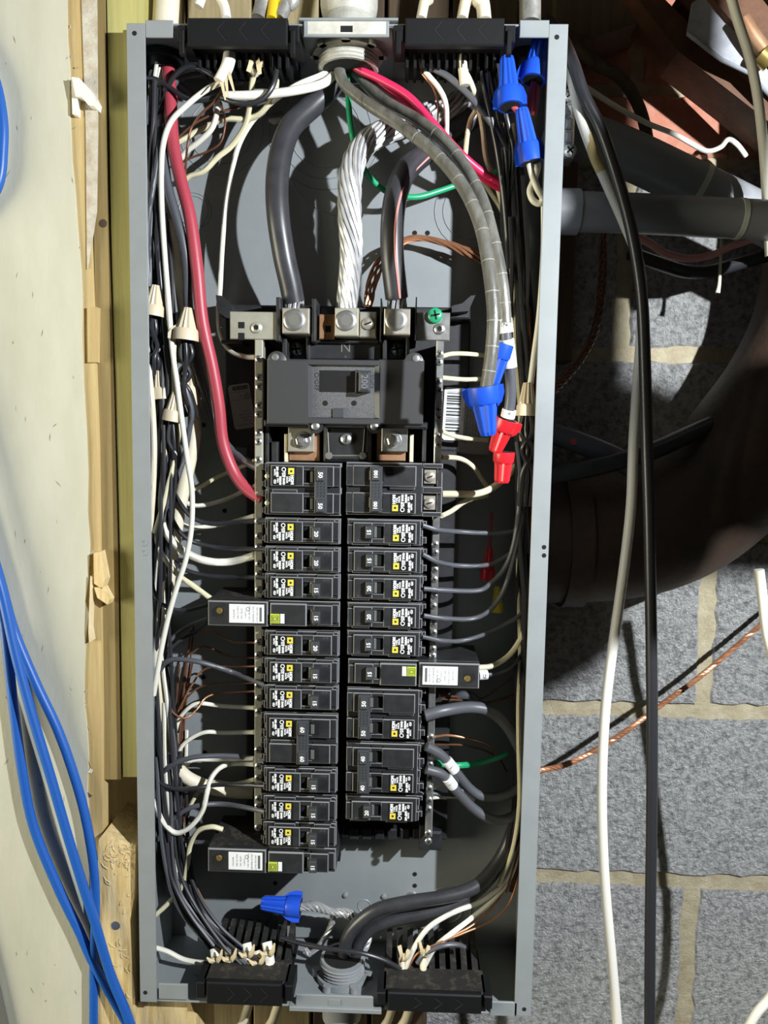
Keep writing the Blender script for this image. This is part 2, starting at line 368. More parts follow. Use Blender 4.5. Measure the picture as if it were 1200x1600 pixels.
# ================================================================ PANEL ENCLOSURE
PW, PH = 181, 863
box = thing('electrical_panel_box', 'tall open grey steel breaker panel box full of wires', 'panel box', (0, 95, -PH))
mb = MB(); mb.box(-PW, PW, -PH, 0, 95, 97, .3); back = mb.build('back_plate', M['paint'], box)
for s in (-1, 1):
    mb = MB(); mb.box(*sorted((s * PW, s * (PW - 1.6))), -PH, 0, 1, 96, .3); mb.build('side_wall', M['paint'], box)
    mb = MB(); mb.box(*sorted((s * PW, s * (PW - 15.5))), -PH, -.5, -.4, 1.2, .4); fl = mb.build('flange', M['paint'], box)
    m2 = MB()
    for px, py in ((210, 52), (227, 1551)) if s < 0 else ((870, 58), (850, 855), (850, 868), (819, 1577)):
        m2.lathe(P(px, py, -.42), (0, -1, 0), [(-.3, 2.0), (.08, 2.0)], 14)
    m2.build('screw_hole', M['hole'], fl)
    if s < 0:
        m2 = MB()
        for y in (849, 864): m2.ring(P(225, y, -.4), 2.3, .5, .5, 16)
        m2.build('stamped_dimple', M['paint'], fl)
mb = MB(); mb.box(-PW, PW, -1.6, 0, 1, 96, .3); mb.build('end_wall', M['paint'], box)
mb = MB(); mb.box(-PW, PW, -PH, -PH + 1.6, 1, 96, .3); mb.build('end_wall', M['paint'], box)
for x0, y0, x1, y1, m in ((227, 31, 270, 58, 'paint'), (812, 31, 858, 58, 'paint'), (248, 1538, 293, 1562, 'paint'), (766, 1566, 808, 1588, 'paint')):
    mb = MB(); mb.pbox(x0, y0, x1, y1, -.4, 1.4, .5); mb.build('corner_tab', M[m], box)
mb = MB(); mb.pbox(474, 29, 608, 57, -.6, 1.4, .6); mb.pbox(466, 27, 622, 31, -2.5, 30, .6); t = mb.build('centre_lip', M['paint'], box)
mb = MB(); mb.pbox(480, 33, 603, 53, -.9, -.5, .3); mb.build('dusty_patch', M['paint_worn'], t)
mb = MB(); mb.pbox(532, 40, 551, 50, -1.1, -.9, .1); mb.build('slot_hole', M['hole'], t)
mb = MB(); mb.pbox(462, 1556, 584, 1582, -.6, 1.4, .6); mb.pbox(452, 1576, 596, 1583, -2.5, 8, .6); t = mb.build('centre_lip', M['paint'], box)
mb = MB(); mb.pbox(513, 1562, 532, 1572, -1.1, -.7, .2); mb.build('embossed_slot', M['paint'], t)
# stamped knockouts, holes, dimples on the back plate
mb = MB()
for px, py, r in ((345, 205, 30), (345, 205, 40), (302, 330, 14), (302, 330, 17), (508, 205, 34), (508, 205, 44), (508, 205, 54), (700, 1420, 24), (700, 1420, 15), (569, 1415, 6.5), (735, 330, 26), (735, 330, 34), (545, 235, 62)):
    mb = MB(); mb.ring(P(px, py, 94.9), r, .7, .7); mb.build('knockout_ring', M['paint'], back)
mb = MB()
for px, py in ((648, 364), (668, 364), (430, 380), (648, 1366), (648, 1384), (318, 664), (351, 798), (318, 1058), (320, 1176), (430, 1380), (535, 1440), (640, 860)):
    mb = MB(); mb.lathe(P(px, py, 94.7), (0, -1, 0), [(-.2, 2.3), (.1, 2.3)], 12); mb.build('bolt_hole', M['hole'], back)
mb = MB()
for px, py in ((540, 1398), (600, 1400), (640, 690), (775, 640)): mb.lathe(P(px, py, 95), (0, -1, 0), [(0, 2.8), (2, 2.5), (2.6, 1)], 12)
for x in range(488, 560, 11): mb.pbox(x, 338, x + 1.5, 352, 94.6, 95.2, .1)
mb.build('stamped_mark', M['paint'], back)
mb = MB(); a = P(643, 1404, 95); mb.lathe(a, (0, -1, 0), [(0, 8), (2, 7.5), (3, 4)], 18); mb.build('back_bolt', M['steel'], back, True)
mb = MB(); a = P(430, 185, 95); mb.lathe(a, (0, -1, 0), [(0, 7), (2, 6.5), (3, 4)], 18); mb.build('back_bolt', M['steel'], back, True)
mb = MB(); a, c = P(545, 1382, 94.6), P(630, 1382, 94.6)
# raised pads at the bottom corners and the plate behind the lower connector
mb.pbox(425, 1432, 690, 1470, 90, 95, 2); mb.build('raised_pad', M['paint'], back)
# ---- cable entry clamps
def clamp(label, x0, x1, top):
    if top:
        t = thing('cable_entry_clamp', label, 'cable clamp', P((x0 + x1) / 2, 50, 20))
        mb = MB(); mb.pbox(x0, 27, x1, 71, -7, -1, 1.2)
        a = P(x0, 27, -7); c = P(x1, 71, -7)
        mb.box(a.x, c.x, c.z + 8, a.z - 1, -1, 72, .6); fp = mb.build('front_plate', M['black_deep'], t)
        mb = MB()
        for k in range(3):
            px = x0 + (x1 - x0) * (.30 + .22 * k)
            for dx, dy in ((0, 0), (0, 1)):
                p, q = P(px + 12, 33, -7), P(px, 47, -7); r = P(px + 14, 64, -7)
                mb.tube([p, q] if dy == 0 else [q, r], .45, 4)
        mb.build('chevron_ridge', M['black'], fp)
        n = 12; w = (c.x - a.x) / n
        for k in range(n):
            mb = MB(); mb.box(a.x + w * (k + .12), a.x + w * (k + .5), c.z - 4, c.z + 8, 22, 50, .5); mb.build('comb_tooth', M['black_deep'], t)
        for s in (-1, 1):
            mb = MB(); xx = a.x - 9 if s < 0 else c.x
            mb.box(xx, xx + 9, c.z + 4, a.z - 4, -4, 30, 1); mb.box(xx + 2, xx + 6, c.z - 6, a.z - 9, -6, 0, .8); mb.build('latch', M['black_deep'], t)
    else:
        t = thing('cable_entry_clamp', label, 'cable clamp', P((x0 + x1) / 2, 1550, 20))
        a = P(x0, top_y[x0][0], -7); c = P(x1, top_y[x0][1], -7)
        mb = MB(); mb.box(a.x, c.x, c.z, a.z, -7, -1, 1.2); fp = mb.build('front_plate', M['black_deep'], t)
        mb = MB(); mb.box(a.x - 4, c.x + 4, c.z + 3, a.z - 2, -1, 30, 1.5); mb.build('clamp_body', M['black_dusty'], t)
        mb = MB()
        for k in range(3):
            u = a.x + (c.x - a.x) * (.28 + .22 * k)
            mb.tube([Vector((u, -7, a.z - 4)), Vector((u + 7, -7, (a.z + c.z) / 2)), Vector((u, -7, c.z + 4))], .45, 4)
        mb.build('chevron_ridge', M['black'], fp)
        n = 9; w = (c.x - a.x + 8) / n
        for k in range(n):
            x = a.x - 4 + w * (k + .1)
            mb = MB(); mb.add([(x, 30, c.z + 4), (x + w * .55, 30, c.z + 4), (x + w * .55, 76, c.z + 4), (x, 76, c.z + 4),
                               (x, 30, a.z - 3), (x + w * .55, 30, a.z - 3), (x + w * .55, 74, a.z + 9), (x, 74, a.z + 9)],
                              [[0, 1, 5, 4], [1, 2, 6, 5], [2, 3, 7, 6], [3, 0, 4, 7], [4, 5, 6, 7], [3, 2, 1, 0]])
            mb.build('comb_tooth', M['black_dusty'], t)
        mb = MB(); mb.box(a.x - 4, c.x + 4, c.z + 3, a.z - 14, 30, 76, .5); mb.build('clamp_floor', M['black_deep'], t)
        for s in (-1, 1):
            mb = MB(); xx = a.x - 10 if s < 0 else c.x + 2
            mb.box(xx, xx + 8, c.z + 4, a.z - 2, -5, 24, 1); mb.build('latch', M['black_deep'], t)
    return t
top_y = {322: (1535, 1574), 606: (1551, 1586)}
clamp('black plastic cable clamp at the panel top, left of the hub', 292, 449, True)
clamp('black plastic cable clamp at the panel top, beside the blue nuts', 633, 788, True)
clamp('dusty black cable clamp at the panel bottom, full of torn cable sheaths', 322, 440, False)
clamp('black slotted cable clamp at the panel bottom, right of the conduit hub', 606, 752, False)
# ---- conduit hubs
t = thing('conduit_hub', 'cast metal conduit hub through the top of the panel', 'conduit fitting', P(545, 57, 45))
c = P(545, 57, 45); c.z = 0
mb = MB(); mb.lathe(c, (0, 0, 1), [(-17, 23), (-17, 25.5), (-2, 25.5), (-2, 29), (2, 29)], 28); ORGs = mb.build('bushing', M['cast'], t, True)
mb = MB()
for k in range(4): mb.lathe(c + Vector((0, 0, -16.5 + k * 3.2)), (0, 0, 1), [(0, 25.4), (.9, 26.6), (1.8, 25.4)], 28)
mb.build('thread', M['cast'], t, True)
mb = MB()
for k in range(8):
    a = k * math.pi / 4; e = Vector((math.cos(a), math.sin(a), 0))
    mb.cyl(c + e * 30 + Vector((0, 0, -1)), c + e * 30 + Vector((0, 0, -6)), 4.5, 4.2, 8)
mb.lathe(c, (0, 0, 1), [(-6, 31), (-1.7, 31)], 28); mb.build('locknut', M['cast'], t, True)
mb = MB(); mb.lathe(c, (0, 0, 1), [(2, 29), (7, 29.5), (22, 24), (26, 21), (30, 24), (36, 25), (60, 25)], 28); mb.build('conduit_body', M['cast'], t, True)
mb = MB(); mb.lathe(c + Vector((0, 0, -17.2)), (0, 0, 1), [(-.2, 22.6), (.1, 22.6)], 24); mb.build('bore', M['hole'], t)
mb = MB(); mb.box(P(474, 57, 0).x, P(612, 57, 0).x, -2.6, -1.7, 2, 90, .3); mb.build('hub_plate', M['paint'], t)
cb = P(535, 1500, 42); cb.z = -PH
t = thing('conduit_hub', 'grey threaded conduit hub at the bottom of the panel', 'conduit fitting', cb)
mb = MB(); mb.lathe(cb, (0, 0, 1), [(-40, 19), (2, 19), (2, 25), (7, 25), (7, 21), (22, 21), (22, 18.5)], 28); mb.build('bushing', M['paint'], t, True)
mb = MB()
for k in range(4): mb.lathe(cb + Vector((0, 0, 8 + k * 3.2)), (0, 0, 1), [(0, 20.8), (.9, 22.2), (1.8, 20.8)], 28)
mb.build('thread', M['conduit'], t, True)
mb = MB()
for k in range(6):
    a = k * math.pi / 3; e = Vector((math.cos(a), math.sin(a), 0)); mb.cyl(cb + e * 25.5 + Vector((0, 0, 2)), cb + e * 25.5 + Vector((0, 0, 8)), 4.2, 3.8, 8)
mb.build('locknut', M['conduit'], t, True)
mb = MB(); mb.lathe(cb + Vector((0, 0, 22.1)), (0, 0, 1), [(0, 18.2), (.1, 18.2)], 24); mb.build('bore', M['hole'], t)
for px, py, lab in ((254, 72, 'black corner bushing around the red cable at the upper left'), (822, 80, 'black corner bushing above the blue wire nuts at upper right')):
    c = P(px, py, 50); c.z = 0
    t = thing('cable_bushing', lab, 'bushing', c)
    mb = MB(); mb.lathe(c, (0, 0, 1), [(-16, 13), (-16, 15), (-9, 15.6), (-8, 19), (-2, 19), (-2, 15)], 24); mb.build('bushing_ring', M['black'], t, True)
    mb = MB(); mb.lathe(c, (0, 0, 1), [(-16.3, 12.6), (-16.1, 12.6)], 20); mb.build('bore', M['hole'], t)
# ================================================================ INTERIOR ASSEMBLY
pan = thing('breaker_mounting_pan', 'black plastic breaker mounting pan with two long neutral bars', 'mounting pan', P(540, 900, 94))
mb = MB(); mb.pbox(384, 700, 706, 1308, 80, 94.5, 1.5); mb.pbox(352, 500, 733, 702, 82, 94.5, 1.5); mb.build('base_plate', M['black'], pan)
mb = MB(); mb.pbox(532, 722, 541, 1305, 58, 80, 1); mb.pbox(415, 702, 535, 1345, 66, 80, 1); mb.pbox(540, 702, 668, 1308, 66, 80, 1)
mb.build('bus_cover', M['black_deep'], pan)
mb = MB()
for k in range(14): mb.pbox(536, 730 + k * 42, 537.5, 760 + k * 42, 57, 58.2, .2)
for k in range(6): mb.pbox(545 + k * 20, 1296, 560 + k * 20, 1312, 58, 74, 1)
mb.pbox(655, 1290, 664, 1325, 50, 80, 1); mb.pbox(655, 1300, 690, 1330, 70, 92, 2)
mb.build('pan_rib', M['black'], pan)
mb = MB(); mb.pbox(345, 478, 735, 496, 62, 94, 1.5); mb.build('top_rail', M['black'], pan)
# end brackets with angled wings
for s, pts in ((0, [(337, 461), (346, 462), (362, 478), (364, 500), (352, 496), (340, 486)]), (1, [(743, 461), (736, 462), (722, 474), (706, 478), (706, 488), (732, 486)])):
    mb = MB(); mb.pprism(pts, 48, 84); mb.build('bracket_wing', M['black'], pan)
mb = MB(); mb.pbox(345, 531, 378, 536, 50, 86, .8); mb.build('wire_hook', M['handle'], pan)
for x0, y0, x1, y1 in ((428, 464, 440, 533), (484, 466, 495, 534), (591, 466, 598, 534), (646, 464, 653, 532)):
    mb = MB(); mb.pbox(x0 + 3, y0, x1 - 2, y1, 26, 84, 1); mb.build('lug_barrier', M['black'], pan)
mb = MB(); mb.pbox(486, 530, 592, 536, 40, 84, .8); mb.pbox(484, 536, 596, 562, 46, 84, 1); mb.pbox(441, 526, 448, 562, 36, 84, 1); mb.pbox(478, 526, 484, 562, 36, 84, 1)
mb.pbox(598, 526, 604, 562, 36, 84, 1); mb.pbox(634, 526, 640, 562, 36, 84, 1); mb.pbox(448, 536, 478, 562, 66, 84, 1); mb.pbox(604, 536, 634, 562, 66, 84, 1)
mb.build('lug_housing', M['black'], pan)
v = P(540, 543, 45.5); mb = MB(); add_text(mb, 'N', 13, v.x, v.y, v.z, 0); add_text(mb, 'o', 4, v.x, v.y, v.z - 8); mb.build('neutral_letter', M['slider'], pan)
for px in (463, 620): screw(pan, P(px, 546, 66), 7, M['steel'])
# neutral bars
BD = 32
def nbar(x0t, x1t, x0b, x1b, yt, yb, ys, m):
    mb = MB(); a, b_, c, e = P(x0t, yt, BD), P(x1t, yt, BD), P(x0b, yb, BD), P(x1b, yb, BD)
    x0, x1 = (a.x + c.x) / 2, (b_.x + e.x) / 2
    mb.box(x0, x1, (c.z + e.z) / 2, (a.z + b_.z) / 2, BD, BD + 12, .8); bar = mb.build('neutral_bar', m, pan)
    mb = MB(); mb.box(x0 + 1, x1 - 1, (c.z + e.z) / 2, (a.z + b_.z) / 2, BD + 12, 82, .5); mb.build('bar_support', M['black_deep'], bar)
    for y in ys:
        v = P(0, y, BD); screw(bar, Vector(((x0 + x1) / 2 + random.uniform(-.4, .4), BD, v.z)), 3.3, M['steel'])
nbar(396, 409, 399, 411, 528, 1292, [555, 584, 598, 627, 641, 669, 683, 711, 806, 829, 846, 872, 888, 912, 993, 1013, 1036, 1060, 1080, 1100, 1160, 1185, 1203, 1235, 1247, 1280], M['tin'])
nbar(679, 691, 667, 678, 530, 1308, [543, 556, 585, 600, 629, 641, 669, 683, 713, 815, 836, 849, 875, 890, 915, 931, 958, 972, 997, 1008, 1133, 1158, 1175, 1195, 1212, 1230, 1244, 1281, 1293], M['steel'])
# tab plates on top of the bars
mb = MB(); mb.pbox(359, 487, 434, 530, 30, 33, .8); tp = mb.build('tab_plate', M['tin'], pan)
mb = MB(); mb.pbox(372, 503, 382, 513, 29.8, 30.2, .1); mb.pbox(372, 520, 382, 531, 29.8, 30.2, .1); mb.build('square_hole', M['hole'], tp); screw(tp, P(401, 512, 30), 5, M['tin'], 'hex')
mb = MB(); mb.pbox(650, 488, 703, 532, 30, 33, .8); tp = mb.build('tab_plate', M['steel'], pan); screw(tp, P(687, 514, 30), 5, M['steel'], 'hex')
s = screw(tp, P(680, 493, 28), 6.6, M['green_screw'], 'phillips', 'green_bonding_screw'); s['label'] = 'large green bonding screw'
# lugs
def lug(x0, y0, x1, y1, d0, m, sx, sy, r, kind, name='terminal_lug'):
    mb = MB(); mb.pbox(x0, y0, x1, y1, d0, d0 + 40, 1); l = mb.build(name, m, pan)
    c = P(sx, sy, d0)
    if kind == 'hex':
        mb = MB(); mb.lathe(c, (0, -1, 0), [(-1, r), (1.5, r), (2.2, r * .92), (2.2, r * .62)], 20); sc = mb.build('lug_screw', M['steel'], l, True)
        return c, r
    screw(l, c, r, m, kind, 'lug_screw'); return None
mb = MB()
for a in ((441, 481, 483, 521, 22, M['lug'], 460, 500, 9.5, 'hex'), (523, 481, 560, 525, 24, M['tin'], 541, 501, 9, 'hex'), (600, 482, 641, 523, 22, M['lug'], 619, 500, 9.5, 'hex')):
    c, r = lug(*a); mb.lathe(c + Vector((0, -2.25, 0)), (0, -1, 0), [(0, r * .58), (.05, r * .58)], 6)
mb.build('hex_socket', M['slider'], pan)
lug(562, 487, 588, 527, 30, M['lug'], 575, 506, 5.5, 'slot')
mb = MB(); mb.pbox(498, 491, 523, 530, 36, 44, .8); t = mb.build('neutral_link', M['bus'], pan)
mb = MB(); mb.pbox(508, 509, 517, 519, 35.8, 36.1, .1); mb.build('square_hole', M['hole'], t)
# load side of the main breaker
mb = MB(); mb.pbox(452, 664, 500, 720, 40, 62, .6); mb.build('bus_strap', M['bus'], pan); mb = MB(); mb.pbox(588, 664, 634, 720, 40, 62, .6); mb.build('bus_strap', M['bus'], pan)
for x0, x1, sx, mm in ((450, 491, 472, 'lug'), (596, 637, 614, 'steel')):
    mb = MB(); mb.pbox(x0, 668, x1, 706, 32, 57, .8); l = mb.build('bus_connector', M[mm], pan)
    c = P(sx, 688, 32); mb = MB(); mb.lathe(c, (0, -1, 0), [(0, 8), (1, 7.6), (1.1, 6)], 18); mb.build('washer', M['steel'], l, True)
    mb = MB(); mb.lathe(c, (0, -1, 0), [(1, 5.6), (5, 5.6), (5.8, 4.4)], 6); mb.lathe(c, (0, -1, 0), [(5, 2.8), (8, 2.6)], 12); mb.build('hex_nut', M['steel'], l)
mb = MB(); mb.pbox(444, 678, 449, 722, 36, 60, .5); mb.build('insulating_strip', M['w_cream'], pan); mb = MB(); mb.pbox(640, 678, 646, 722, 36, 60, .5); mb.build('insulating_strip', M['w_cream'], pan)
mb = MB(); mb.pbox(505, 664, 580, 722, 30, 66, 3); ct = mb.build('centre_mount', M['black'], pan); screw(ct, P(541, 686, 29), 5, M['steel'], 'slot')
mb = MB()
for px in (514, 567): mb.lathe(P(px, 712, 30), (0, -1, 0), [(-1, 3.6), (1.2, 3.2), (1.3, 2)], 14)
mb.tube([P(514, 712, 29.6), P(567, 712, 29.6)], .8, 5); mb.tube([P(514, 712, 29.6), P(512, 670, 29.6)], .6, 5); mb.tube([P(567, 712, 29.6), P(570, 670, 29.6)], .6, 5)
mb.build('mount_rim', M['slider'], ct)
mb = MB(); [MB().pbox(x0, y0, x1, 722, 34, 80, 1).build('side_guard', M['black'], pan) for x0, y0, x1 in ((414, 660, 420), (660, 660, 666), (424, 690, 434))]
# the two stickers on the pan
def rot_plate(cx, cy, d, w, h, ang, m, name, parent=None):
    c = P(cx, cy, d); a = math.radians(ang); ca, sa = math.cos(a), math.sin(a)
    mb = MB(); mb.prism([(c.x + x * ca - z * sa, c.z + x * sa + z * ca) for x, z in ((-w / 2, -h / 2 + 2), (-w / 2 + 2, -h / 2), (w / 2 - 2, -h / 2), (w / 2, -h / 2 + 2), (w / 2, h / 2 - 2), (w / 2 - 2, h / 2), (-w / 2 + 2, h / 2), (-w / 2, h / 2 - 2))], d - .4, d + .1)
    return mb.build(name, m, parent), c, ca, sa
o, c, ca, sa = rot_plate(378, 635, 81.5, 21, 43, 9.5, M['grey_label'], 'rating_sticker')
tag(o, 'grey rating sticker with SQUARE D print left of the main breaker', 'sticker')
mb = MB(); mw = MB()
def loc(u, v): return c.x + u * ca - v * sa, c.z + u * sa + v * ca
def bar(mbx, u0, v0, u1, v1, d):
    q = [loc(u0, v0), loc(u1, v0), loc(u1, v1), loc(u0, v1)]; mbx.add([(x, d, z) for x, z in q], [[0, 1, 2, 3]])
bar(mb, -6, 16, 8.5, 19.5, 81)
for s, z, u, v in (('SQUARE D', 2.6, 1.4, 17.7),): x, zz = loc(u, v); add_text(mw, s, z, x, 80.95, zz, 9.5)
for s, z, u, v in (('LOAD CENTER INTERIOR', 1.5, 0, 14), ('UL', 3, 7.2, 9.5), ('TYPE 1', 1.8, 1, 9.5), ('ISSUE No. E-7824', 1.8, -1, 6.7), ('200A MAX', 1.6, 4, -5), ('120/240 V~  CU-AL', 1.5, 2, -8), ('TORQUE 36 LB-IN', 1.5, 2.5, -11), ('WIRE 14-1/0', 1.5, 3, -14), ('MADE IN U.S.A.', 2, 1, -17.5)):
    x, zz = loc(u, v); add_text(mb, s, z, x, 81, zz, 9.5)
x, zz = loc(7.2, 9.3); mb.tube([Vector((x + 2.6 * math.cos(k * .5236), 81, zz + 2.6 * math.sin(k * .5236))) for k in range(13)], .3, 4)
mb.build('print', M['black_print'], o); mw.build('white_print', M['grey_label'], o)
o, c, ca, sa = rot_plate(709, 647, 81.5, 20, 50, -2, M['white_label'], 'barcode_sticker'); tag(o, 'white barcode sticker right of the main breaker behind the blue nut', 'sticker')
mb = MB(); random.seed(3); v = 21
while v > -19:
    h = random.choice((.5, .5, .9, 1.3, 1.8)); bar(mb, -7.5, v - h, 6, v, 81); v -= h + random.choice((.5, .6, 1.0, 1.5))
for s, u in (('22018-075-03', 8.6),): x, zz = loc(u, 0); add_text(mb, s, 2.2, x, 81, zz, -92)
mb.build('barcode', M['black_print'], o)
o, c, ca, sa = rot_plate(742, 662, 82, 30, 58, -2, M['grey_label'], 'instruction_sticker'); tag(o, 'grey instruction sticker of fine print beside the barcode sticker', 'sticker')
mb = MB()
for k, s in enumerate(('WARNING  HAZARD OF SHOCK', 'TURN POWER OFF BEFORE WORK', 'WIRE SIZE 14-10 CU 12-10 AL', 'TIGHTEN ALL LUGS AS MARKED', 'SEE LABEL ON DOOR PANEL', 'NEUTRAL BAR TERMINALS', 'EQUIPMENT GROUND BARS', 'BONDING SCREW GREEN')):
    x, zz = loc(-11 + k * 3, 0); add_text(mb, s, 2.6, x, 81.5, zz, -92)
mb.build('print', M['black_print'], o)

# ================================================================ MAIN BREAKER
DOFF = -10
M['body'] = mat('main_breaker_plastic', (.045, .045, .047), .42)
M['grey_number'] = mat('moulded_number', (.16, .16, .17), .5)
mn = thing('main_breaker', 'wide black 200 amp main breaker at the top of the breaker stack', 'breaker', P(540, 605, 80))
mb = MB(); mb.pbox(417, 562, 662, 663, 27, 80, 1.2); mb.pbox(417, 562, 482, 663, 22, 30, 1); mb.pbox(592, 562, 662, 663, 22, 30, 1); mb.pbox(480, 562, 594, 571, 22, 30, .8); mb.pbox(480, 653, 594, 663, 22, 30, .8); body = mb.build('breaker_body', M['body'], mn)
mb = MB(); mb.pbox(412, 658, 668, 668, 26, 80, 2); mb.build('base_skirt', M['black'], mn)
for px, py in ((430, 558), (650, 560)):
    c = P(px, py, 21); mb = MB(); mb.lathe(P(px + (3 if px < 500 else -3), py + 6, 24), (0, -1, 0), [(-30, 8.4), (1.2, 8.4), (1.7, 7.8)], 20); e = mb.build('mounting_ear', M['body'], mn, True)
    mb = MB(); mb.lathe(P(px, py, 22), (0, -1, 0), [(-1, 3.2), (.6, 3.0), (.9, 2)], 14); mb.build('rivet', M['steel'], e, True)
for px, py in ((493, 666), (585, 666)):
    mb = MB(); mb.lathe(P(px, py, 24), (0, -1, 0), [(-8, 6.5), (-.5, 6.5)], 16); e = mb.build('foot_boss', M['black'], mn, True)
    mb = MB(); mb.lathe(P(px, py, 23.5), (0, -1, 0), [(-1, 3.6), (.8, 3.4), (1.6, 2)], 14); mb.build('rivet', M['steel'], e, True)
mb = MB(); mb.pbox(487, 571, 585, 653, 26, 27.5, .2); fp = mb.build('face_plate', M['grain'], mn)
mb = MB(); a, b_, c, e = P(481, 571, 22), P(488, 571, 26), P(488, 653, 26), P(481, 653, 22); mb.add([a, b_, c, e], [[0, 1, 2, 3]]); mb.build('bevelled_side', M['handle'], fp); mb = MB()
a, b_, c, e = P(585, 571, 26), P(593, 571, 22), P(593, 653, 22), P(585, 653, 26); mb.add([a, b_, c, e], [[0, 1, 2, 3]]); mb.build('bevelled_side', M['handle'], fp)
mb = MB(); mb.pbox(499, 579, 579, 613, 25.7, 26.1, .1); mb.build('window', M['hole'], fp)
mb = MB(); mb.pbox(555, 578, 560, 614, 20, 26, .8); mb.build('slider', M['black'], fp)
mb = MB(); mb.pbox(560, 580, 578, 612, 12, 26, 2); h = mb.build('handle', M['handle'], mn)
v = P(569, 596, 11.9); mb = MB(); add_text(mb, '200', 8, v.x, v.y, v.z, -90, .05); mb.build('rating_number', M['grey_number'], h)
mb = MB(); v = P(582.5, 596, 25.8); add_text(mb, 'I/ON', 5.5, v.x, v.y, v.z, -90); mb.build('switch_print', M['black_print'], fp); mb = MB(); v = P(494.5, 596, 25.8); add_text(mb, 'O/OFF', 5.5, v.x, v.y, v.z, -90); mb.build('switch_print', M['black_print'], fp)
mb = MB()
for px in (508, 553): mb.lathe(P(px, 630, 25.9), (0, -1, 0), [(-.2, 2.4), (.1, 2.4)], 12)
mb.build('screw_hole', M['hole'], fp)
mb = MB(); mb.pbox(520, 638, 537, 653, 23.5, 26, .6); mb.build('test_tab', M['handle'], fp)

DOFF = 0
# ================================================================ BRANCH BREAKERS (local frame: x from wire end to bus end, z up, 0 at the face)
UP = 24.9
def print_label(x0, z0, mbw, mby, mbk, d=-.35):
    mby.box(x0 + 13.6, x0 + 19, z0 + 9.5, z0 + 15.3, d, d + .3, .1)
    mbk.box(x0 + 15.3, x0 + 17.3, z0 + 11.4, z0 + 13.4, d - .05, d, .05)
    T = lambda s, sz, x, z, b=.1: add_text(mbw, s, sz, x0 + x, d, z0 + z, -90, b)
    T('HOM', 3.6, 17.2, 4.6, .25); T('TYPE', 2.2, 14.6, 5.6); T('HACR', 2.2, 12.6, 4.6); T('LISTED', 2.0, 10.3, 9.5); T('591F', 2.0, 8.6, 9.0); T('SWD', 2.6, 9.6, 3.0, .2)
    T('120/240', 2.4, 6.4, 3.9, .2); T('10kA', 2.0, 4.2, 4); T('DP-4075', 2.6, 3.6, 11.6, .2); T('60/75C', 2.0, 1.4, 11.2); T('CU', 2.6, 1.5, 2.8, .2)
    c = (x0 + 9.6, z0 + 13.9)
    mbw.ring(Vector((c[0], d, c[1])), 1.7, .35, .02, 14)
def blk(*a, b=.7): return MB().box(*a, b)
PRN = {}
def make_single(num, label):
    t = thing('circuit_breaker', label, 'breaker', (0, 0, 0), 'single pole breakers')
    mb = MB(); mb.box(-35, 35, -11.9, 11.9, 9, 64, .8); mb.box(-33, 34, -11.7, 11.7, 5.5, 9.2, .8); mb.build('housing', M['black'], t, worn=True)
    mb = MB(); mb.box(-29, 1, -9.5, 9.5, 0, 6, .8); mb.box(11, 28.5, -9.3, 9.5, 0, 6, .8); mb.box(0, 12, 5.2, 9.5, .6, 6, .5); mb.box(0, 12, -9.3, -6.2, .6, 6, .5)
    mb.box(28, 34, -7, 9.6, 2.5, 6, .6); mb.box(-24, -4, 9, 11.8, 2.5, 6, .5); mb.box(14, 30, 8.4, 11.8, 3, 6, .5); f = mb.build('raised_face', M['black'], t, worn=True)
    mb = MB(); mb.box(-35, -29, 2, 11.2, 6, 20, .6); mb.box(-35.5, -30, -11.2, -4, 6, 20, .6); mb.box(-38.5, -34, -10.5, -6, 12, 24, .6); mb.box(-38.5, -34, 4.5, 10.5, 12, 24, .6); tm = mb.build('terminal_shroud', M['black'], t, worn=True)
    mb = MB(); mb.box(1.5, 11, -6, 5, 3.5, 6, .2); mb.build('window', M['hole'], t)
    mb = MB(); mb.box(7.3, 10, -5.6, 4.6, .5, 4, .5); mb.build('slider', M['slider'], t)
    mb = MB(); mb.box(10.2, 17.2, -6.8, 4.8, -6, 2, .9); h = mb.build('handle', M['handle'], t)
    add_text(MBN := MB(), num, 5.2, 13.8, -6.1, -1, -90, .15); MBN.build('rating_number', M['white_print'], h)
    mb = MB(); mb.box(-27, -6, -8.7, 8.7, -.25, .1, .1); pl = mb.build('print_plate', M['black_deep'], t)
    a, b_, c = MB(), MB(), MB(); print_label(-26.6, -8.2, a, b_, c); c.build('logo_centre', M['black_print'], pl); a.build('rating_print', M['white_print'], pl); b_.build('logo_square', M['yellow_print'], pl)
    mb = MB(); add_text(mb, '12 13', 2.4, 23, -.1, 7.2, 180); mb.build('date_stamp', M['grey_print'], f)
    return t
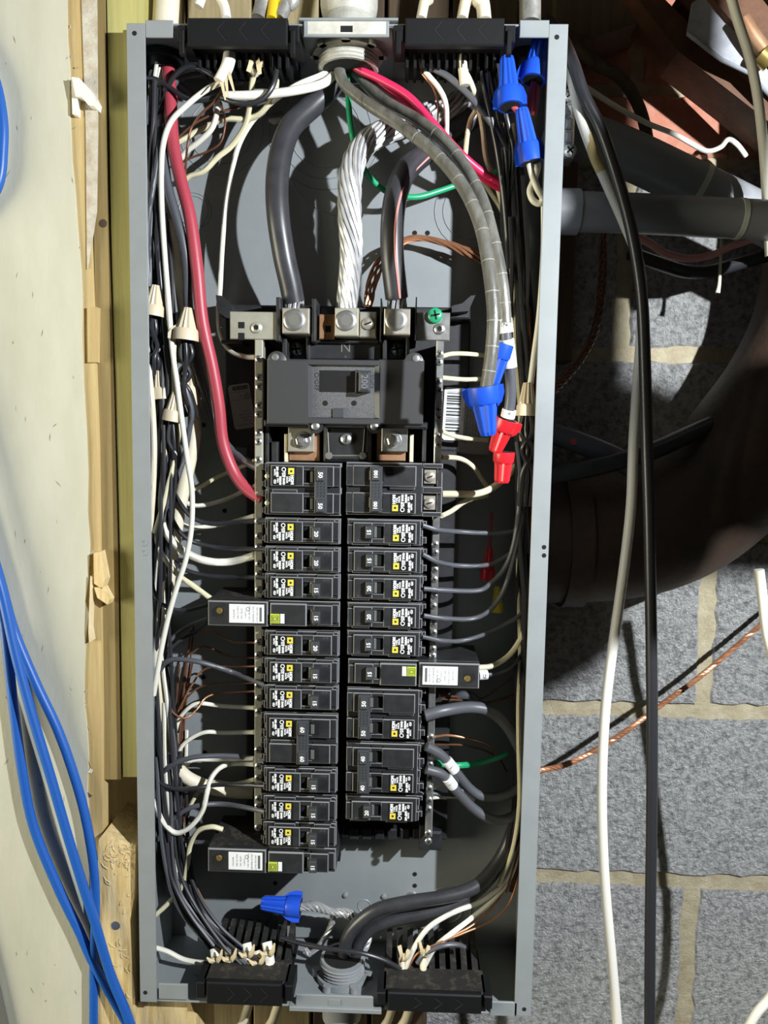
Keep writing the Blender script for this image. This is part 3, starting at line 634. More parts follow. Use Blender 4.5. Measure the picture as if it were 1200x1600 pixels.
def make_double(num, label, off=0, print_up=True, big=False, dot=False):
    t = thing('double_breaker', label, 'breaker', (0, 0, 0), 'double pole breakers')
    mb = MB(); mb.box(-35, 35, -24.2, 24.2, 9, 64, .8); mb.box(-35 if big else -33, 34.5, -24, 24, 5.5, 9.2, .8); mb.build('housing', M['black'], t, worn=True)
    f = MB()
    for s in (12.3, -12.3):
        f.box(-29, 1, s - 9.3, s + 9.3, 0, 6, .8); f.box(11, 28.5, s - 9.3, s + 9.3, .4, 6, .8); f.box(0, 12, s + 5.4, s + 9.3, .6, 6, .5); f.box(0, 12, s - 9.3, s - 6.3, .6, 6, .5); f.box(28, 34.5, s - 9, s + 9, 1.6, 6, .6)
        if s < 0: f.box(-28, -5, s + 9, s + 12, 2.2, 6, .5)
    f.build('raised_face', M['black'], t, worn=True)
    if not big:
        for s in (12.3, -12.3):
            mb = MB(); mb.box(-35, -29, s + 2, s + 11.2, 6, 20, .6); mb.box(-35.5, -30, s - 11.2, s - 4, 6, 20, .6); mb.box(-39, -34, s - 10.5, s - 6, 12, 24, .6); mb.box(-39, -34, s + 4.5, s + 10.5, 12, 24, .6)
            tm = mb.build('terminal_shroud', M['black'], t, worn=True)
            if dot: mb = MB(); mb.lathe((-33.4, 8, s - 1), (0, -1, 0), [(-1, 2.6), (2.6, 2.2)], 8); mb.build('marker_dot', M['w_cream'], tm)
    for s in (12.3, -12.3):
        mb = MB(); mb.box(1.5, 11, s - 6, s + 5, 3.5, 6, .2) if off == 0 else mb.box(6, 18, s - 6, s + 5, .2, .45, .1); mb.build('window', M['hole'], t)
        mb = MB(); mb.box(7.3, 10, s - 5.6, s + 4.6, .3, 4, .5) if off == 0 else mb.box(10, 13.5, s - 5, s + 4, -.6, .4, .4); mb.build('slider', M['slider'], t)
    hx = 11.5 + off
    mb = MB(); mb.box(hx, hx + 11, -21, 21, -5.5, 2, .9); h = mb.build('handle_tie', M['handle'], t)
    mb = MB()
    for s in (14, -14): mb.box(hx + 2.2, hx + 9, s - 5.6, s + 5.6, -8, -5, .8)
    mb.build('handle', M['handle'], h)
    mb = MB()
    for s in (14, -14): add_text(mb, num, 5.4 if len(num) < 3 else 4.8, hx + 5.6, -8.1, s, -90, .15)
    mb.build('rating_number', M['white_print'], h)
    mb = MB()
    for k in range(3):
        for j in range(5): mb.tube([Vector((hx + 2.4 + k * 3, -5.6, -6 + j * 2.8)), Vector((hx + 3.6 + k * 3, -5.6, -4 + j * 2.8))], .3, 4)
    mb.build('grip_ridge', M['black'], h)
    s = 12.3 if print_up else -12.3
    mb = MB(); mb.box(-27, -6, s - 8.7, s + 8.7, -.25, .1, .1); pl = mb.build('print_plate', M['black_deep'], t)
    a, b_, c = MB(), MB(), MB(); print_label(-26.6, s - 8.2, a, b_, c); c.build('logo_centre', M['black_print'], pl); a.build('rating_print', M['white_print'], pl); b_.build('logo_square', M['yellow_print'], pl)
    if big:
        mb = MB(); mb.box(-53, -34, -24.2, 24.2, 12, 64, .8); mb.box(-53, -35, -3, 3, 4, 12, .8); mb.box(-53, -35, 20, 24.2, 4, 12, .8); mb.box(-53, -35, -24.2, -20, 4, 12, .8); mb.box(-53, -48, -24, 24, 8, 14, .8); mb.build('lug_housing', M['black'], t, worn=True)
        for z in (12, -12):
            mb = MB(); mb.box(-47, -36, z - 6.5, z + 6.5, 8, 20, .6); l = mb.build('lug_block', M['lug'], t); screw(l, Vector((-41.5, 8, z)), 5, M['lug'], 'slot', 'lug_screw')
    return t
def make_long(num, label):
    t = thing('ground_fault_breaker', label, 'breaker', (0, 0, 0), 'long breakers with a test button')
    mb = MB(); mb.box(-87, 35, -11.9, 11.9, 6, 64, .8); mb.box(-87, -31, -11.8, 11.8, -.5, 8, 1.2); mb.build('housing', M['black'], t, worn=True)
    mb = MB(); mb.add([(-86, 6, 12.0), (-34, 6, 12.0), (-34, 58, 12.0), (-86, 58, 12.0)], [[0, 1, 2, 3]]); mb.build('dusty_top', M['black_dusty'], t)
    mb = MB(); mb.box(-29, 5, -10.5, 10.8, -1.5, 7, 1.2); mb.box(4, 12, 5.2, 9.5, .6, 6, .5); mb.box(4, 12, -9.3, -6.2, .6, 6, .5); mb.box(11, 28.5, -9.3, 9.5, 0, 6, .8); mb.box(28, 34, -7, 9.6, 2.5, 6, .6); mb.build('raised_face', M['black'], t, worn=True)
    mb = MB(); mb.box(4, 11, -6, 5, 3.5, 6, .2); mb.build('window', M['hole'], t)
    mb = MB(); mb.box(8, 10.4, -5.6, 4.6, .5, 4, .5); mb.build('slider', M['slider'], t)
    mb = MB(); mb.box(10.4, 17.6, -6.8, 4.8, -6, 2, .9); h = mb.build('handle', M['handle'], t)
    add_text(m2 := MB(), num, 5.2, 14, -6.1, -1, -90, .15); m2.build('rating_number', M['white_print'], h)
    mb = MB(); mb.box(-28.5, -20, -8, 1, -3, 0, .5); bt = mb.build('test_button', M['lime'], t)
    mb = MB(); 
    for r in (3.0, 1.6):
        mb.tube([Vector((-24.2 + x * r, -3.05, -3.5 + z * r)) for x, z in ((-1, -1), (1, -1), (1, 1), (-1, 1), (-1, -1))], .28, 4)
    mb.build('button_square', M['black_print'], bt)
    mb = MB(); mb.box(-19.4, -15.5, -8, 1, -2.6, 0, .4); mb.build('test_tab', M['white_label'], t)
    mb = MB(); mb.box(-67, -34.5, -8.6, 9, -.95, -.4, .3); st = mb.build('rating_sticker', M['white_label'], t)
    mb = MB(); mb.box(-38.8, -36.6, -7, 6.4, -1.05, -.9, .05)
    for k, s in enumerate(('GROUND FAULT', 'CIRCUIT BREAKER', 'TYPE HOM 120V~', 'CLASS A', 'LISTED 10kA', 'PUSH TO TEST', 'MONTHLY')):
        add_text(mb, s, 1.9, -41 - k * 3.6, -1.0, 0 + (k % 3) * .8 - .6, -90, .03)
    mb.ring(Vector((-49.5, -1.0, 4.6)), 1.7, .3, .02, 12); mb.build('print', M['grey_print'], st)
    mb = MB(); mb.lathe((-78, -.6, 2), (0, -1, 0), [(-.1, 4.6), (.1, 4.6)], 14); mb.box(-83, -72, -3, 4, -.65, -.45, .1); sh = mb.build('screw_recess', M['hole'], t)
    mb = MB(); mb.lathe((-76, -.8, 2.4), (0, -1, 0), [(-.1, 3), (.4, 2.6)], 12); mb.build('terminal_screw', M['brass'], sh)
    return t
FD = 16.0
def place(t, px, py, flip, first=None):
    v = P(px, py, FD)
    t.location = v / 1000; t.scale = (.976,) * 3; t.rotation_euler = (0, math.pi if flip else 0, 0); return t
def label_for(side, num, where): return None
protoS = {}; protoL = {}
def single(num, px, py, flip, label, group='single pole breakers'):
    if num not in protoS: t = protoS[num] = make_single(num, label)
    else: t = copy_thing(protoS[num]); t['label'] = label
    return place(t, px, py, flip)
Lx = lambda y: 471 + (y - 830) * .0000
single('20', 471.5, 831, 0, 'left column single 20 amp breaker just below the double breaker fed by the red cable')
single('20', 471.5, 876, 0, 'left column single 20 amp breaker, second below the red cable double breaker')
single('15', 471.5, 918, 0, 'left column 15 amp breaker directly above the upper long breaker with white sticker')
single('20', 470.5, 1008, 0, 'left column 20 amp breaker directly below the upper long breaker with white sticker')
single('15', 470, 1051, 0, 'left column 15 amp breaker, second below the upper long breaker')
single('15', 469.5, 1093, 0, 'left column 15 amp breaker directly above the 60 amp double breaker')
single('15', 468, 1223, 0, 'left column 15 amp breaker directly below the 60 amp double breaker')
single('15', 467.5, 1267, 0, 'left column 15 amp breaker, second below the 60 amp double breaker')
single('15', 467, 1308, 0, 'left column 15 amp breaker directly above the lowest long breaker')
single('15', 601, 833, 1, 'right column 15 amp breaker directly below the 100 amp double breaker')
single('15', 601.5, 877, 1, 'right column 15 amp breaker, second below the 100 amp double breaker')
single('20', 601, 920, 1, 'right column 20 amp breaker, third below the 100 amp double breaker')
single('20', 600.5, 964, 1, 'right column 20 amp breaker, fourth below the 100 amp double breaker')
single('15', 600, 1008, 1, 'right column 15 amp breaker directly above the long breaker with white sticker')
single('20', 596.5, 1268, 1, 'right column 20 amp breaker at the very bottom of the column')
g = make_long('15', 'long breaker with white sticker in the middle of the left column'); place(g, 471, 961, 0)
g2 = copy_thing(g); g2['label'] = 'long breaker with white sticker at the bottom of the left column'; place(g2, 466.5, 1348, 0)
g3 = copy_thing(g); g3['label'] = 'long breaker with white sticker in the right column'; place(g3, 602, 1053, 1)
place(make_double('50', 'double 50 amp breaker at the top left, fed by the red cable', dot=True), 472.5, 765, 0)
place(make_double('60', 'double 60 amp breaker low in the left column, its handle tie set to the left', -14), 468.5, 1158, 0)
place(make_double('100', 'double 100 amp breaker with lug screws at the top of the right column', -10, True, True), 600, 765, 1)
place(make_double('50', 'double 50 amp breaker directly below the long breaker in the right column', 1), 599.5, 1119, 1)
place(make_double('40', 'double 40 amp breaker near the bottom of the right column', 1), 598, 1204, 1)
# ================================================================ WIRES, CABLES, CONNECTORS
def W(col, r, label, txt, name='wire', cat=None, group=None, n=8, sub=6):
    mb = MB(); mb.tube(path(txt, sub), r, n); o = mb.build(name, M[col], smooth=True)
    return tag(o, label, cat or name.split('_')[-1], group)
def sub_tube(parent, name, col, r, txt, n=8, label=None):
    mb = MB(); mb.tube(path(txt), r, n); o = mb.build(name, M[col], parent, True)
    if label: o['label'] = label
    return o
def strands(parent, pts, R, n, r, turns, col, core=True, name='strand', taper=None):
    L = [0]
    for a, b in zip(pts, pts[1:]): L.append(L[-1] + (b - a).length)
    fr = []; nrm = None; m = len(pts)
    for i in range(m):
        t = (pts[min(i + 1, m - 1)] - pts[max(i - 1, 0)]).normalized()
        nrm = t.orthogonal() if nrm is None else nrm - t * nrm.dot(t)
        nrm.normalize(); fr.append((nrm.copy(), t.cross(nrm)))
    for k in range(n):
        q = []
        for i, p in enumerate(pts):
            u = L[i] / L[-1]; a = 2 * math.pi * (k / n + turns * u); RR = R * (taper(u) if taper else 1)
            q.append(p + (fr[i][0] * math.cos(a) + fr[i][1] * math.sin(a)) * RR * (1 + .05 * math.sin(k * 2.3 + i)))
        mb = MB(); mb.tube(q, r, 5); mb.build(name, M[col], parent, True)
    if core:
        mb = MB(); mb.tube(pts, lambda u: R * .85 * (taper(u) if taper else 1), 8); mb.build('core', M['alu_dark'], parent, True)
def cable_of_strands(name, label, cat, txt, R, n, r, turns, col, core=True, sub=8, taper=None):
    pts = path(txt, sub); t = thing(name, label, cat, pts[0]); strands(t, pts, R, n, r, turns, col, core, taper=taper); return t
def nut(label, col, bx, by, bd, tx, ty, td, rb, rt, wings=False, ribs=12):
    b, t = P(bx, by, bd), P(tx, ty, td); ax = t - b; h = ax.length
    o = thing('wire_nut', label, 'wire nut', b); n = ribs * 2
    prof = [(0, rb), (h * .32, rb * .96), (h * .40, rb * .80)]
    mb = MB(); mb.lathe(b, ax, [(0, rb * .82), (0, rb), (h * .30, rb * .97), (h * .36, rb * .86)], n)
    mb.build('skirt', M[col], o, True)
    r1 = rb * .84
    mb = MB(); mb.lathe(b, ax, [(h * .30, r1), (h * .93, rt), (h, rt * .86)], n, lambda k, i: 1.0 if i % 2 else .86); mb.build('ribbed_cap', M[col], o)
    mb = MB(); mb.lathe(b, ax, [(-.05, rb * .8), (.0, rb * .8)], 16); mb.build('opening', M['hole'], o)
    if wings:
        a = ax.normalized(); view = (b - Vector(CAM_P) * 1000).normalized(); s = a.cross(view).normalized(); f = a.cross(s)
        for sg in (-1, 1):
            pr = [(0, rb * .9), (0, rb * 1.32), (h * .16, rb * 1.34), (h * .34, rb * 1.12), (h * .44, rb * .8)]
            vs = [b + a * hh + s * sg * w + f * k for k in (-1.3, 1.3) for hh, w in pr]; m = len(pr)
            mb = MB(); mb.add(vs, [list(range(m)), list(range(2 * m - 1, m - 1, -1))] + [[i, (i + 1) % m, (i + 1) % m + m, i + m] for i in range(m)]); mb.build('wing', M[col], o)
    return o
def flap(parent, a, b_, w=2.4, bow=(1, -3, 0)):          # a torn, bent strip of sheath or paper
    q = spline([a, (a + b_) / 2 + Vector(bow), b_], 4); m = len(q); t = (b_ - a).normalized()
    s_ = t.cross(Vector((random.uniform(-.5, .5), 1, random.uniform(-.3, .3)))).normalized(); mb = MB(); vs = []
    for k, p in enumerate(q):
        ww = w * (1 - .3 * k / m) * random.uniform(.8, 1.2); th = Vector((0, .8, 0))
        vs += [p - s_ * ww, p + s_ * ww, p + s_ * ww + th, p - s_ * ww + th]
    fs = [[k * 4 + i, k * 4 + (i + 1) % 4, k * 4 + 4 + (i + 1) % 4, k * 4 + 4 + i] for k in range(m - 1) for i in range(4)] + [[3, 2, 1, 0], [m * 4 - 4, m * 4 - 3, m * 4 - 2, m * 4 - 1]]
    mb.add(vs, fs); return mb.build('torn_flap', M['paper'], parent)
# ---- service conductors at the top
o = W('w_service', 10.2, 'thick black service cable curving down to the left lug of the main breaker', '528,108,58 515,138,62 488,165,58 456,196,48 440,235,40 433,285,34 435,340,32 444,400,36 454,445,42 459,472,46', 'service_cable', n=16, sub=8)
strands(o, path('459,468,46 460,478,46 461,488,46', 3), 7.5, 11, 1.7, .06, 'alu')
o = W('w_service', 10.4, 'thick black service cable with red stripe feeding the right lug', '742,180,78 700,212,74 662,240,60 634,268,48 619,305,40 613,350,36 613,400,37 617,440,41 620,466,45', 'service_cable', n=16, sub=8)
strands(o, path('620,462,45 620,474,45 621,488,45', 3), 7.5, 11, 1.7, .06, 'alu')
mb = MB(); q = path('676,240,54 640,276,40 626,306,29.9 618,350,25.8 618,400,26.8 622,438,30.8 625,466,34.8'); mb.tube(q, 1.1, 6); mb.build('red_stripe', M['w_rose'], o, True)
cable_of_strands('neutral_cable', 'thick bare stranded aluminium neutral cable down to the centre lug', 'cable',
                 '735,150,80 700,170,72 650,186,60 605,204,50 568,228,42 549,270,38 546,330,38 549,390,40 546,440,43 541,488,46', 8.4, 14, 1.85, -1.5, 'alu', sub=9, taper=lambda u: 1.12 - .12 * u)
cable_of_strands('copper_ground_braid', 'twisted bare copper ground conductor passing behind the red striped service cable', 'ground wire',
                 '575,478,58 582,440,62 597,408,66 622,382,70 655,372,72 700,382,73 750,403,74 805,425,76', 3.0, 6, 1.3, 1.7, 'copper', False, taper=lambda u: 1 + .45 * math.sin(u * 9))
# ---- the two clear sheathed cables and reds, green
ca = W('clear', 5.1, 'grey clear-sheathed cable ending in the large blue nut, front of the pair', '528,92,46 536,128,38 566,156,28 620,192,8 680,240,-18 722,290,-40 750,350,-56 764,420,-66 771,490,-70 768,550,-70 760,606,-68', 'sheathed_cable', n=12)
cb_ = W('clear', 5.1, 'grey clear-sheathed cable behind its twin, ending above the black marked lead', '556,112,50 596,154,40 655,190,14 705,232,-10 748,300,-30 770,370,-42 784,440,-46 790,505,-46', 'sheathed_cable', n=12)
for cab, txt, r in ((ca, '620,192,8 680,240,-18 722,290,-40 750,350,-56 764,420,-66 771,490,-70 768,550,-70 760,606,-68', 5.25), (cb_, '655,190,14 705,232,-10 748,300,-30 770,370,-42 784,440,-46 790,505,-46', 5.25)):
    q = path(txt, 6)
    for k in range(3, len(q) - 1, 4):
        mb = MB(); t_ = (q[k + 1] - q[k]).normalized(); mb.tube([q[k], q[k] + t_ * .9], r, 12); mb.build('sheath_crease', M['clear_edge'], cab, True)
o2 = W('w_grey', 4.6, 'dark lead with paper number tags dropping from the clear sheath to the red nuts', '789,496,-45 792,540,-42 797,580,-36 798,620,-30 793,655,-26', 'wire', n=10)
for a, b_, nm in (('788.5,498,-45', '791,520,-43.6', 'I N 2'), ('791.5,530,-42.6', '796.5,574,-37', ''), ('796,640,-28', '793,652,-26.2', '6')):
    pa = [P(*map(float, s.split(','))) for s in (a, b_)]; mb = MB(); mb.tube(pa, 5.9, 12); t = mb.build('paper_tag', M['white_label'], o2, True)
    if nm:
        v = pa[0].lerp(pa[1], .5); mb = MB(); add_text(mb, nm, 4.2, v.x, v.y - 6.1, v.z, 10); mb.build('tag_number', M['black_print'], t)
o3 = None
W('w_pink', 3.3, 'pink-red wire from the top hub, upper of the two', '541,90,46 556,106,42 598,126,36 640,152,32 680,196,30 718,238,36 755,270,46 795,292,56', n=10)
W('w_pink', 3.2, 'pink-red wire from the top hub, running just under the other one', '562,98,52 574,112,48 604,138,44 650,172,40 690,214,40 722,250,46 765,285,56 800,303,66', n=10)
W('w_green', 2.7, 'green wire looping from the top hub behind the service cables', '541,108,52 544,150,48 548,195,46 558,240,46 580,280,50 612,303,54 650,308,58 688,298,64 740,280,72 800,262,78', n=10)
# ---- red cable on the left
o = W('w_red', 5.6, 'thick red cable running down the left side to the top left double breaker', '258,66,50 262,100,44 266,150,36 270,220,30 282,280,26 297,340,24 308,420,24 316,500,27 332,575,32 342,635,36 348,690,40 364,735,42 384,763,40 410,781,36', 'cable', n=14, sub=8)
for y0, x0 in ((140, 265.5), (152, 266.2)):
    mb = MB(); mb.tube([P(x0, y0, 37), P(x0 + .4, y0 + 7, 36)], 6.2, 14); mb.build('tape_wrap', M['w_red'], o, True)
W('w_grey', 4.2, 'thick dark grey wire beside the red cable, ending at the top left double breaker', '246,120,56 250,175,44 254,230,32 262,290,27 273,330,25 285,374,25 292,416,27 294,470,32 299,515,38 305,555,42 313,590,46 322,622,52 336,662,58 356,698,58 384,720,46 412,735,36', n=12)
# ---- front white and cream wires of the left bundle
W('w_white', 2.5, 'long white wire lying in front of the whole left bundle', '346,128,30 320,142,26 290,166,24 266,192,24 254,232,24 252,290,24 254,350,24 259,420,24 264,480,24 269,545,24 276,595,24 284,655,24 293,720,26 300,768,28 299,825,30 290,875,30 277,915,30 264,960,30 254,1005,30 246,1050,30 240,1086,32', n=10)
W('w_cream', 2.3, 'pale yellow wire weaving beside the long front white wire to the panel edge', '262,500,34 272,535,30 271,580,30 273,630,32 280,660,34 276,700,34 268,738,34 258,778,34 248,812,36 242,832,40')
W('w_jacket', 6.6, 'thick cream cable running the full length of the left bundle', '248,240,48 254,290,44 261,335,42 272,385,42 282,430,44 288,475,50 293,520,56 299,575,62 304,635,62 303,685,62 292,738,62 281,790,60 272,845,58 264,900,56 254,955,54 247,1010,54 248,1060,54 254,1120,54 264,1170,56 284,1208,60 320,1228,66 360,1236,72 396,1238,74', 'cable', n=14, sub=7)
mb = MB(); mb.tube([P(259, 326, 42.3), P(263.5, 346, 42)], 7.2, 14); mb.build('grey_tape', M['tape'], bpy.data.objects['cable.001'], True)
for a, b_ in ((862, 866), (888, 897)):
    pass
W('w_white', 2.4, 'white wire from the top hub dropping behind the pan bracket to the left neutral bar', '526,104,54 500,118,44 470,130,40 446,144,44 420,164,56 394,190,66 374,225,70 363,265,70 353,320,70 347,390,70 344,450,72 341,490,76 345,525,70 360,548,60 382,557,48 399,558,40')
W('w_jacket_white', 3.8, 'flat white cable jacket stretched across the top from the hub', '526,112,50 506,130,42 470,140,34 430,146,32 390,149,30 350,150,30', 'cable', n=10)
# torn sheath at the upper left clamp
o = W('w_jacket_white', 5.4, 'white cable sheath with torn end under the left top clamp', '357,62,30 359,84,24 355,104,20 343,128,18', 'cable', n=12)
for x1, y1, x2, y2 in ((346, 126, 352, 156), (352, 118, 356, 150), (357, 112, 366, 144), (340, 128, 332, 140)):
    a, b_ = P(x1, y1, 16), P(x2, y2, 12); s = Vector((1.6, 0, .5)); mb = MB()
    mb.add([a - s, a + s, b_ + s * .4, b_ - s * .4, a - s + Vector((0, .7, 0)), a + s + Vector((0, .7, 0)), b_ + s * .4 + Vector((0, .7, 0)), b_ - s * .4 + Vector((0, .7, 0))], [[0, 1, 2, 3], [7, 6, 5, 4], [0, 3, 7, 4], [1, 5, 6, 2], [3, 2, 6, 7], [0, 4, 5, 1]]); mb.build('torn_flap', M['paper'], o)
W('w_jacket', 4.0, 'torn kraft-lined sheath end at the middle of the left top clamp', '400,66,36 398,86,30 396,108,28 402,116,28', 'cable')
o = bpy.data.objects['cable.004']
for x1, y1, x2, y2 in ((394, 92, 388, 112), (400, 90, 406, 116), (404, 96, 410, 104)):
    a, b_ = P(x1, y1, 25), P(x2, y2, 21); flap(o, a, b_, 2.2)
W('w_cream', 2.6, 'cream wire from the torn kraft sheath curving down to the left bundle', '400,104,34 394,130,44 390,165,54 382,198,62 362,228,66 340,246,66 318,268,68 296,276,70 280,290,72')
W('w_cream', 2.6, 'cream wire from the clamp arching left above the knockout rings', '430,90,40 432,120,44 428,148,50 408,176,58 384,186,62 352,186,62 326,196,64 300,210,64 276,224,64')
W('w_white', 2.6, 'white wire curving down left from under the torn white sheath', '342,150,46 338,180,48 330,202,50 310,222,54 290,238,58 272,262,62', n=10)
W('copper_dark', 1.1, 'thin bare copper wire falling from the torn white sheath beside the red cable', '350,135,20 336,158,22 314,178,26 299,200,28 293,228,30 290,262,34 289,300,40')
W('copper_dark', 1.0, 'thin bare copper wire drooping in front of the upper left knockout', '345,160,40 351,185,56 350,208,60 342,226,62 322,238,64 300,246,64 280,256,64')
W('copper_dark', 1.2, 'brown copper wire stretched left from the top under the white jacket', '392,160,54 362,170,54 335,178,52 306,192,52 282,212,54 268,232,56')
W('w_black', 2.2, 'black wire looping from the panel edge under the red cable top', '226,122,34 244,124,32 264,136,30 286,151,28 306,157,28 326,154,28 342,148,28')
W('w_black', 2.2, 'black wire arched over the red cable to the torn sheath', '246,180,40 258,150,34 270,122,28 288,106,26 306,106,26 326,114,24 342,122,24')
W('w_black', 2.2, 'black wire bowing under the white jacket up to the clamp', '338,150,30 360,158,26 386,162,24 410,155,24 426,136,24 432,112,26 431,80,30')
W('w_black', 2.3, 'black wire running right behind the torn kraft sheath', '360,128,50 390,128,50 412,118,48 424,104,44 428,84,42')
W('w_black', 2.2, 'black wire curling behind the red cable near the corner bushing', '226,150,44 232,118,46 246,106,48 262,112,52 270,118,56')
W('w_grey', 2.2, 'grey wire stub curving left of the torn white sheath', '262,158,48 276,128,48 296,118,48 318,114,48')
W('w_grey', 2.2, 'grey wire slanting down right between the red cable and white wire', '272,124,52 288,136,52 302,148,52 316,158,54')
# ---- crowded bundle along the left wall
def bundle(col, r, n, label, group, name, ctr, spread, dspread, seed, lo=0, hi=None, rr=None):
    random.seed(seed)
    for k in range(n):
        f0, g0 = random.uniform(-1, 1), random.uniform(-1, 1); ph = random.uniform(0, 6.3); s0 = random.uniform(-1, 1)
        i0 = random.randint(0, lo); i1 = len(ctr) - (random.randint(0, hi) if hi else 0); pts = []
        for i, (x, y, d) in enumerate(ctr[i0:i1]):
            wob = .45 * math.sin(ph + y / 110.) + .25 * math.sin(ph * 2.3 + y / 47.)
            pts.append(P(x + spread * max(-1, min(1, f0 * .8 + wob * .6)), y + random.uniform(-6, 6), d + dspread * max(-1, min(1, g0 * .8 + .4 * math.cos(ph + y / 90.)))))
        mb = MB(); mb.tube(spline(pts, 5), r * random.uniform(.9, 1.1), 6); tag(mb.build(name, M[col], smooth=True), label, 'wire', group)
LB = [(250, 92, 52), (246, 130, 52), (246, 190, 52), (246, 260, 52), (248, 330, 52), (251, 400, 52), (255, 470, 52), (258, 540, 54), (259, 610, 54), (258, 680, 54), (257, 750, 56), (255, 820, 56), (252, 890, 58), (250, 960, 60), (251, 1030, 62), (255, 1100, 64), (259, 1170, 64), (262, 1240, 64), (266, 1310, 62), (276, 1370, 58), (300, 1430, 52), (335, 1478, 46), (362, 1512, 42)]
bundle('w_black', 1.75, 24, 'black wire in the crowded bundle along the left panel wall', 'black wires of the left bundle', 'wire', LB, 17, 24, 11, 4, 5)
bundle('w_grey', 1.8, 7, 'dark grey wire in the crowded bundle along the left panel wall', 'grey wires of the left bundle', 'wire', LB, 16, 22, 12, 3, 6)
bundle('w_white', 1.8, 7, 'white wire half buried in the left bundle', 'white wires of the left bundle', 'wire', LB, 13, 18, 23, 4, 6)
bundle('w_jacket', 2.2, 4, 'cream wire half buried in the left bundle', 'cream wires of the left bundle', 'wire', LB, 14, 16, 33, 4, 6)
LC = [(300, 980, 84), (292, 1040, 84), (286, 1090, 82), (282, 1140, 80), (281, 1190, 80), (282, 1240, 80), (284, 1300, 78), (292, 1370, 72), (318, 1430, 62), (350, 1480, 54), (380, 1508, 46)]
bundle('copper_dark', 1.1, 11, 'bare brown copper wire at the inner edge of the left bundle', 'copper wires of the left bundle', 'wire', LC, 12, 9, 44, 3, 3)
bundle('w_white', 1.7, 3, 'white wire running beside the copper ones low in the left bundle', 'low white wires of the left bundle', 'wire', LC[3:9], 10, 6, 46, 1, 1)
LE = [(252, 1100, 50), (254, 1180, 50), (258, 1250, 50), (262, 1320, 50), (270, 1380, 48), (292, 1432, 44), (330, 1472, 40), (372, 1500, 36)]
bundle('w_white', 1.8, 3, 'white wire low in the left bundle sweeping into the dusty clamp', 'white wires into the lower left clamp', 'wire', LE, 12, 10, 77, 1, 0)
bundle('w_grey', 1.8, 5, 'dark grey wire low in the left bundle sweeping into the dusty clamp', 'grey wires into the lower left clamp', 'wire', LE, 16, 14, 78, 1, 0)
LD = [(268, 1180, 54), (272, 1240, 54), (274, 1300, 52), (282, 1360, 48), (298, 1410, 44), (326, 1450, 40), (362, 1478, 36), (400, 1500, 34)]
bundle('w_black', 1.8, 13, 'black wire sweeping right into the torn sheaths at the bottom left clamp', 'black wires into the lower left clamp', 'wire', LD, 19, 12, 51, 2, 1)
W('w_white', 2.4, 'short white wire bulging at the panel edge high in the left bundle', '224,245,46 229,268,38 232,290,36 231,318,40 228,345,50')
W('w_jacket', 2.6, 'cream wire running straight down at the panel edge below the top tan nut', '230,540,36 233,580,30 238,630,28 241,690,28 240,750,30 237,800,34 234,840,42')
W('w_grey', 2.2, 'black wire, painted lit grey, crossing the bundle leftwards above the top tan nut', '250,200,34 247,240,26 241,285,24 234,325,24 230,370,28 232,430,30 236,480,34')  # black wire, its lit grey sheen put into the colour
W('w_grey', 2.4, 'black wire, painted lit grey, at the panel edge beside the top tan nut', '240,290,34 237,340,30 235,390,30 235,440,32 232,480,36 231,540,40')  # grey colour stands for lamplight on black insulation
W('w_black', 2.4, 'black wire leaning on the front white wire above the top tan nut', '246,330,28 246,380,26 250,430,26 254,470,28 258,520,30 262,560,34 266,600,40')
W('w_grey', 2.4, 'dark grey wire curving over the long tan nut behind the front white wire', '280,586,34 286,598,34 294,618,36 300,645,40 296,672,44 290,705,46 280,740,44 268,770,42 256,800,42 246,830,44')
W('w_black', 2.5, 'black wire twisting between the two lower tan nuts', '258,540,32 262,570,30 264,600,30 262,630,32 258,670,34 258,720,36 262,770,40')
W('w_cream', 1.8, 'thin cream wire twisting beside the lower tan nuts', '254,660,34 258,700,34 254,740,36 250,780,40 252,820,44')
W('copper', 1.0, 'thin copper wire slipping down beside the lowest tan nut', '262,500,34 258,560,38 254,640,38 258,700,38 262,740,40 268,780,44')
# ---- tan wire nuts of the left bundle
nut('tan wire nut highest in the left bundle, beside the panel edge', 'n_tan', 239, 494, 26, 244, 446, 26, 9.8, 4.6)
nut('tan winged wire nut capping the dark grey wires next to the red cable', 'n_tan', 290, 532, 26, 294, 481, 26, 11.6, 4.6, True)
nut('tan wire nut half hidden behind black wires below the top tan nut', 'n_tan', 254, 624, 36, 248, 572, 36, 8.6, 4.0)
nut('tan wire nut lowest in the left bundle, left of the front white wire', 'n_tan', 268, 658, 28, 276, 610, 28, 8.4, 4.0)
nut('long tan wire nut lying deep behind the dark grey wire', 'n_tan', 294, 632, 50, 296, 552, 50, 10.0, 3.6)
for i, (x, d) in enumerate(((231, 30), (238, 27), (244, 30), (234, 38), (246, 38))):
    W('w_black', 1.9, 'short black wire tail twisted under the top tan nut', f'{239 + (x - 239) * .5},492,{d} {x},515,{d} {246 - (x - 238)},540,{d + 4} {x + 3},562,{d} {x + 4},600,{d + 10}', group='tails of the top tan nut')
for i, (x, d) in enumerate(((283, 28), (291, 26), (300, 30))):
    W('w_black', 2.1, 'short dark wire tail twisted below the winged tan nut', f'{289 + (x - 290) * .5},530,{d} {x},556,{d} {290 - (x - 290)},585,{d + 4} {x - 3},612,{d + 6} {x + 8},650,{d + 20}', group='tails of the winged tan nut')
for i, (x, d) in enumerate(((264, 30), (272, 30))):
    W('w_black', 2.1, 'short black wire tail under the lowest tan nut', f'{268 + (x - 268) * .5},656,{d} {x},690,{d} {278 - (x - 266)},720,{d + 4} {x},750,{d + 10}', group='tails of the lowest tan nut')
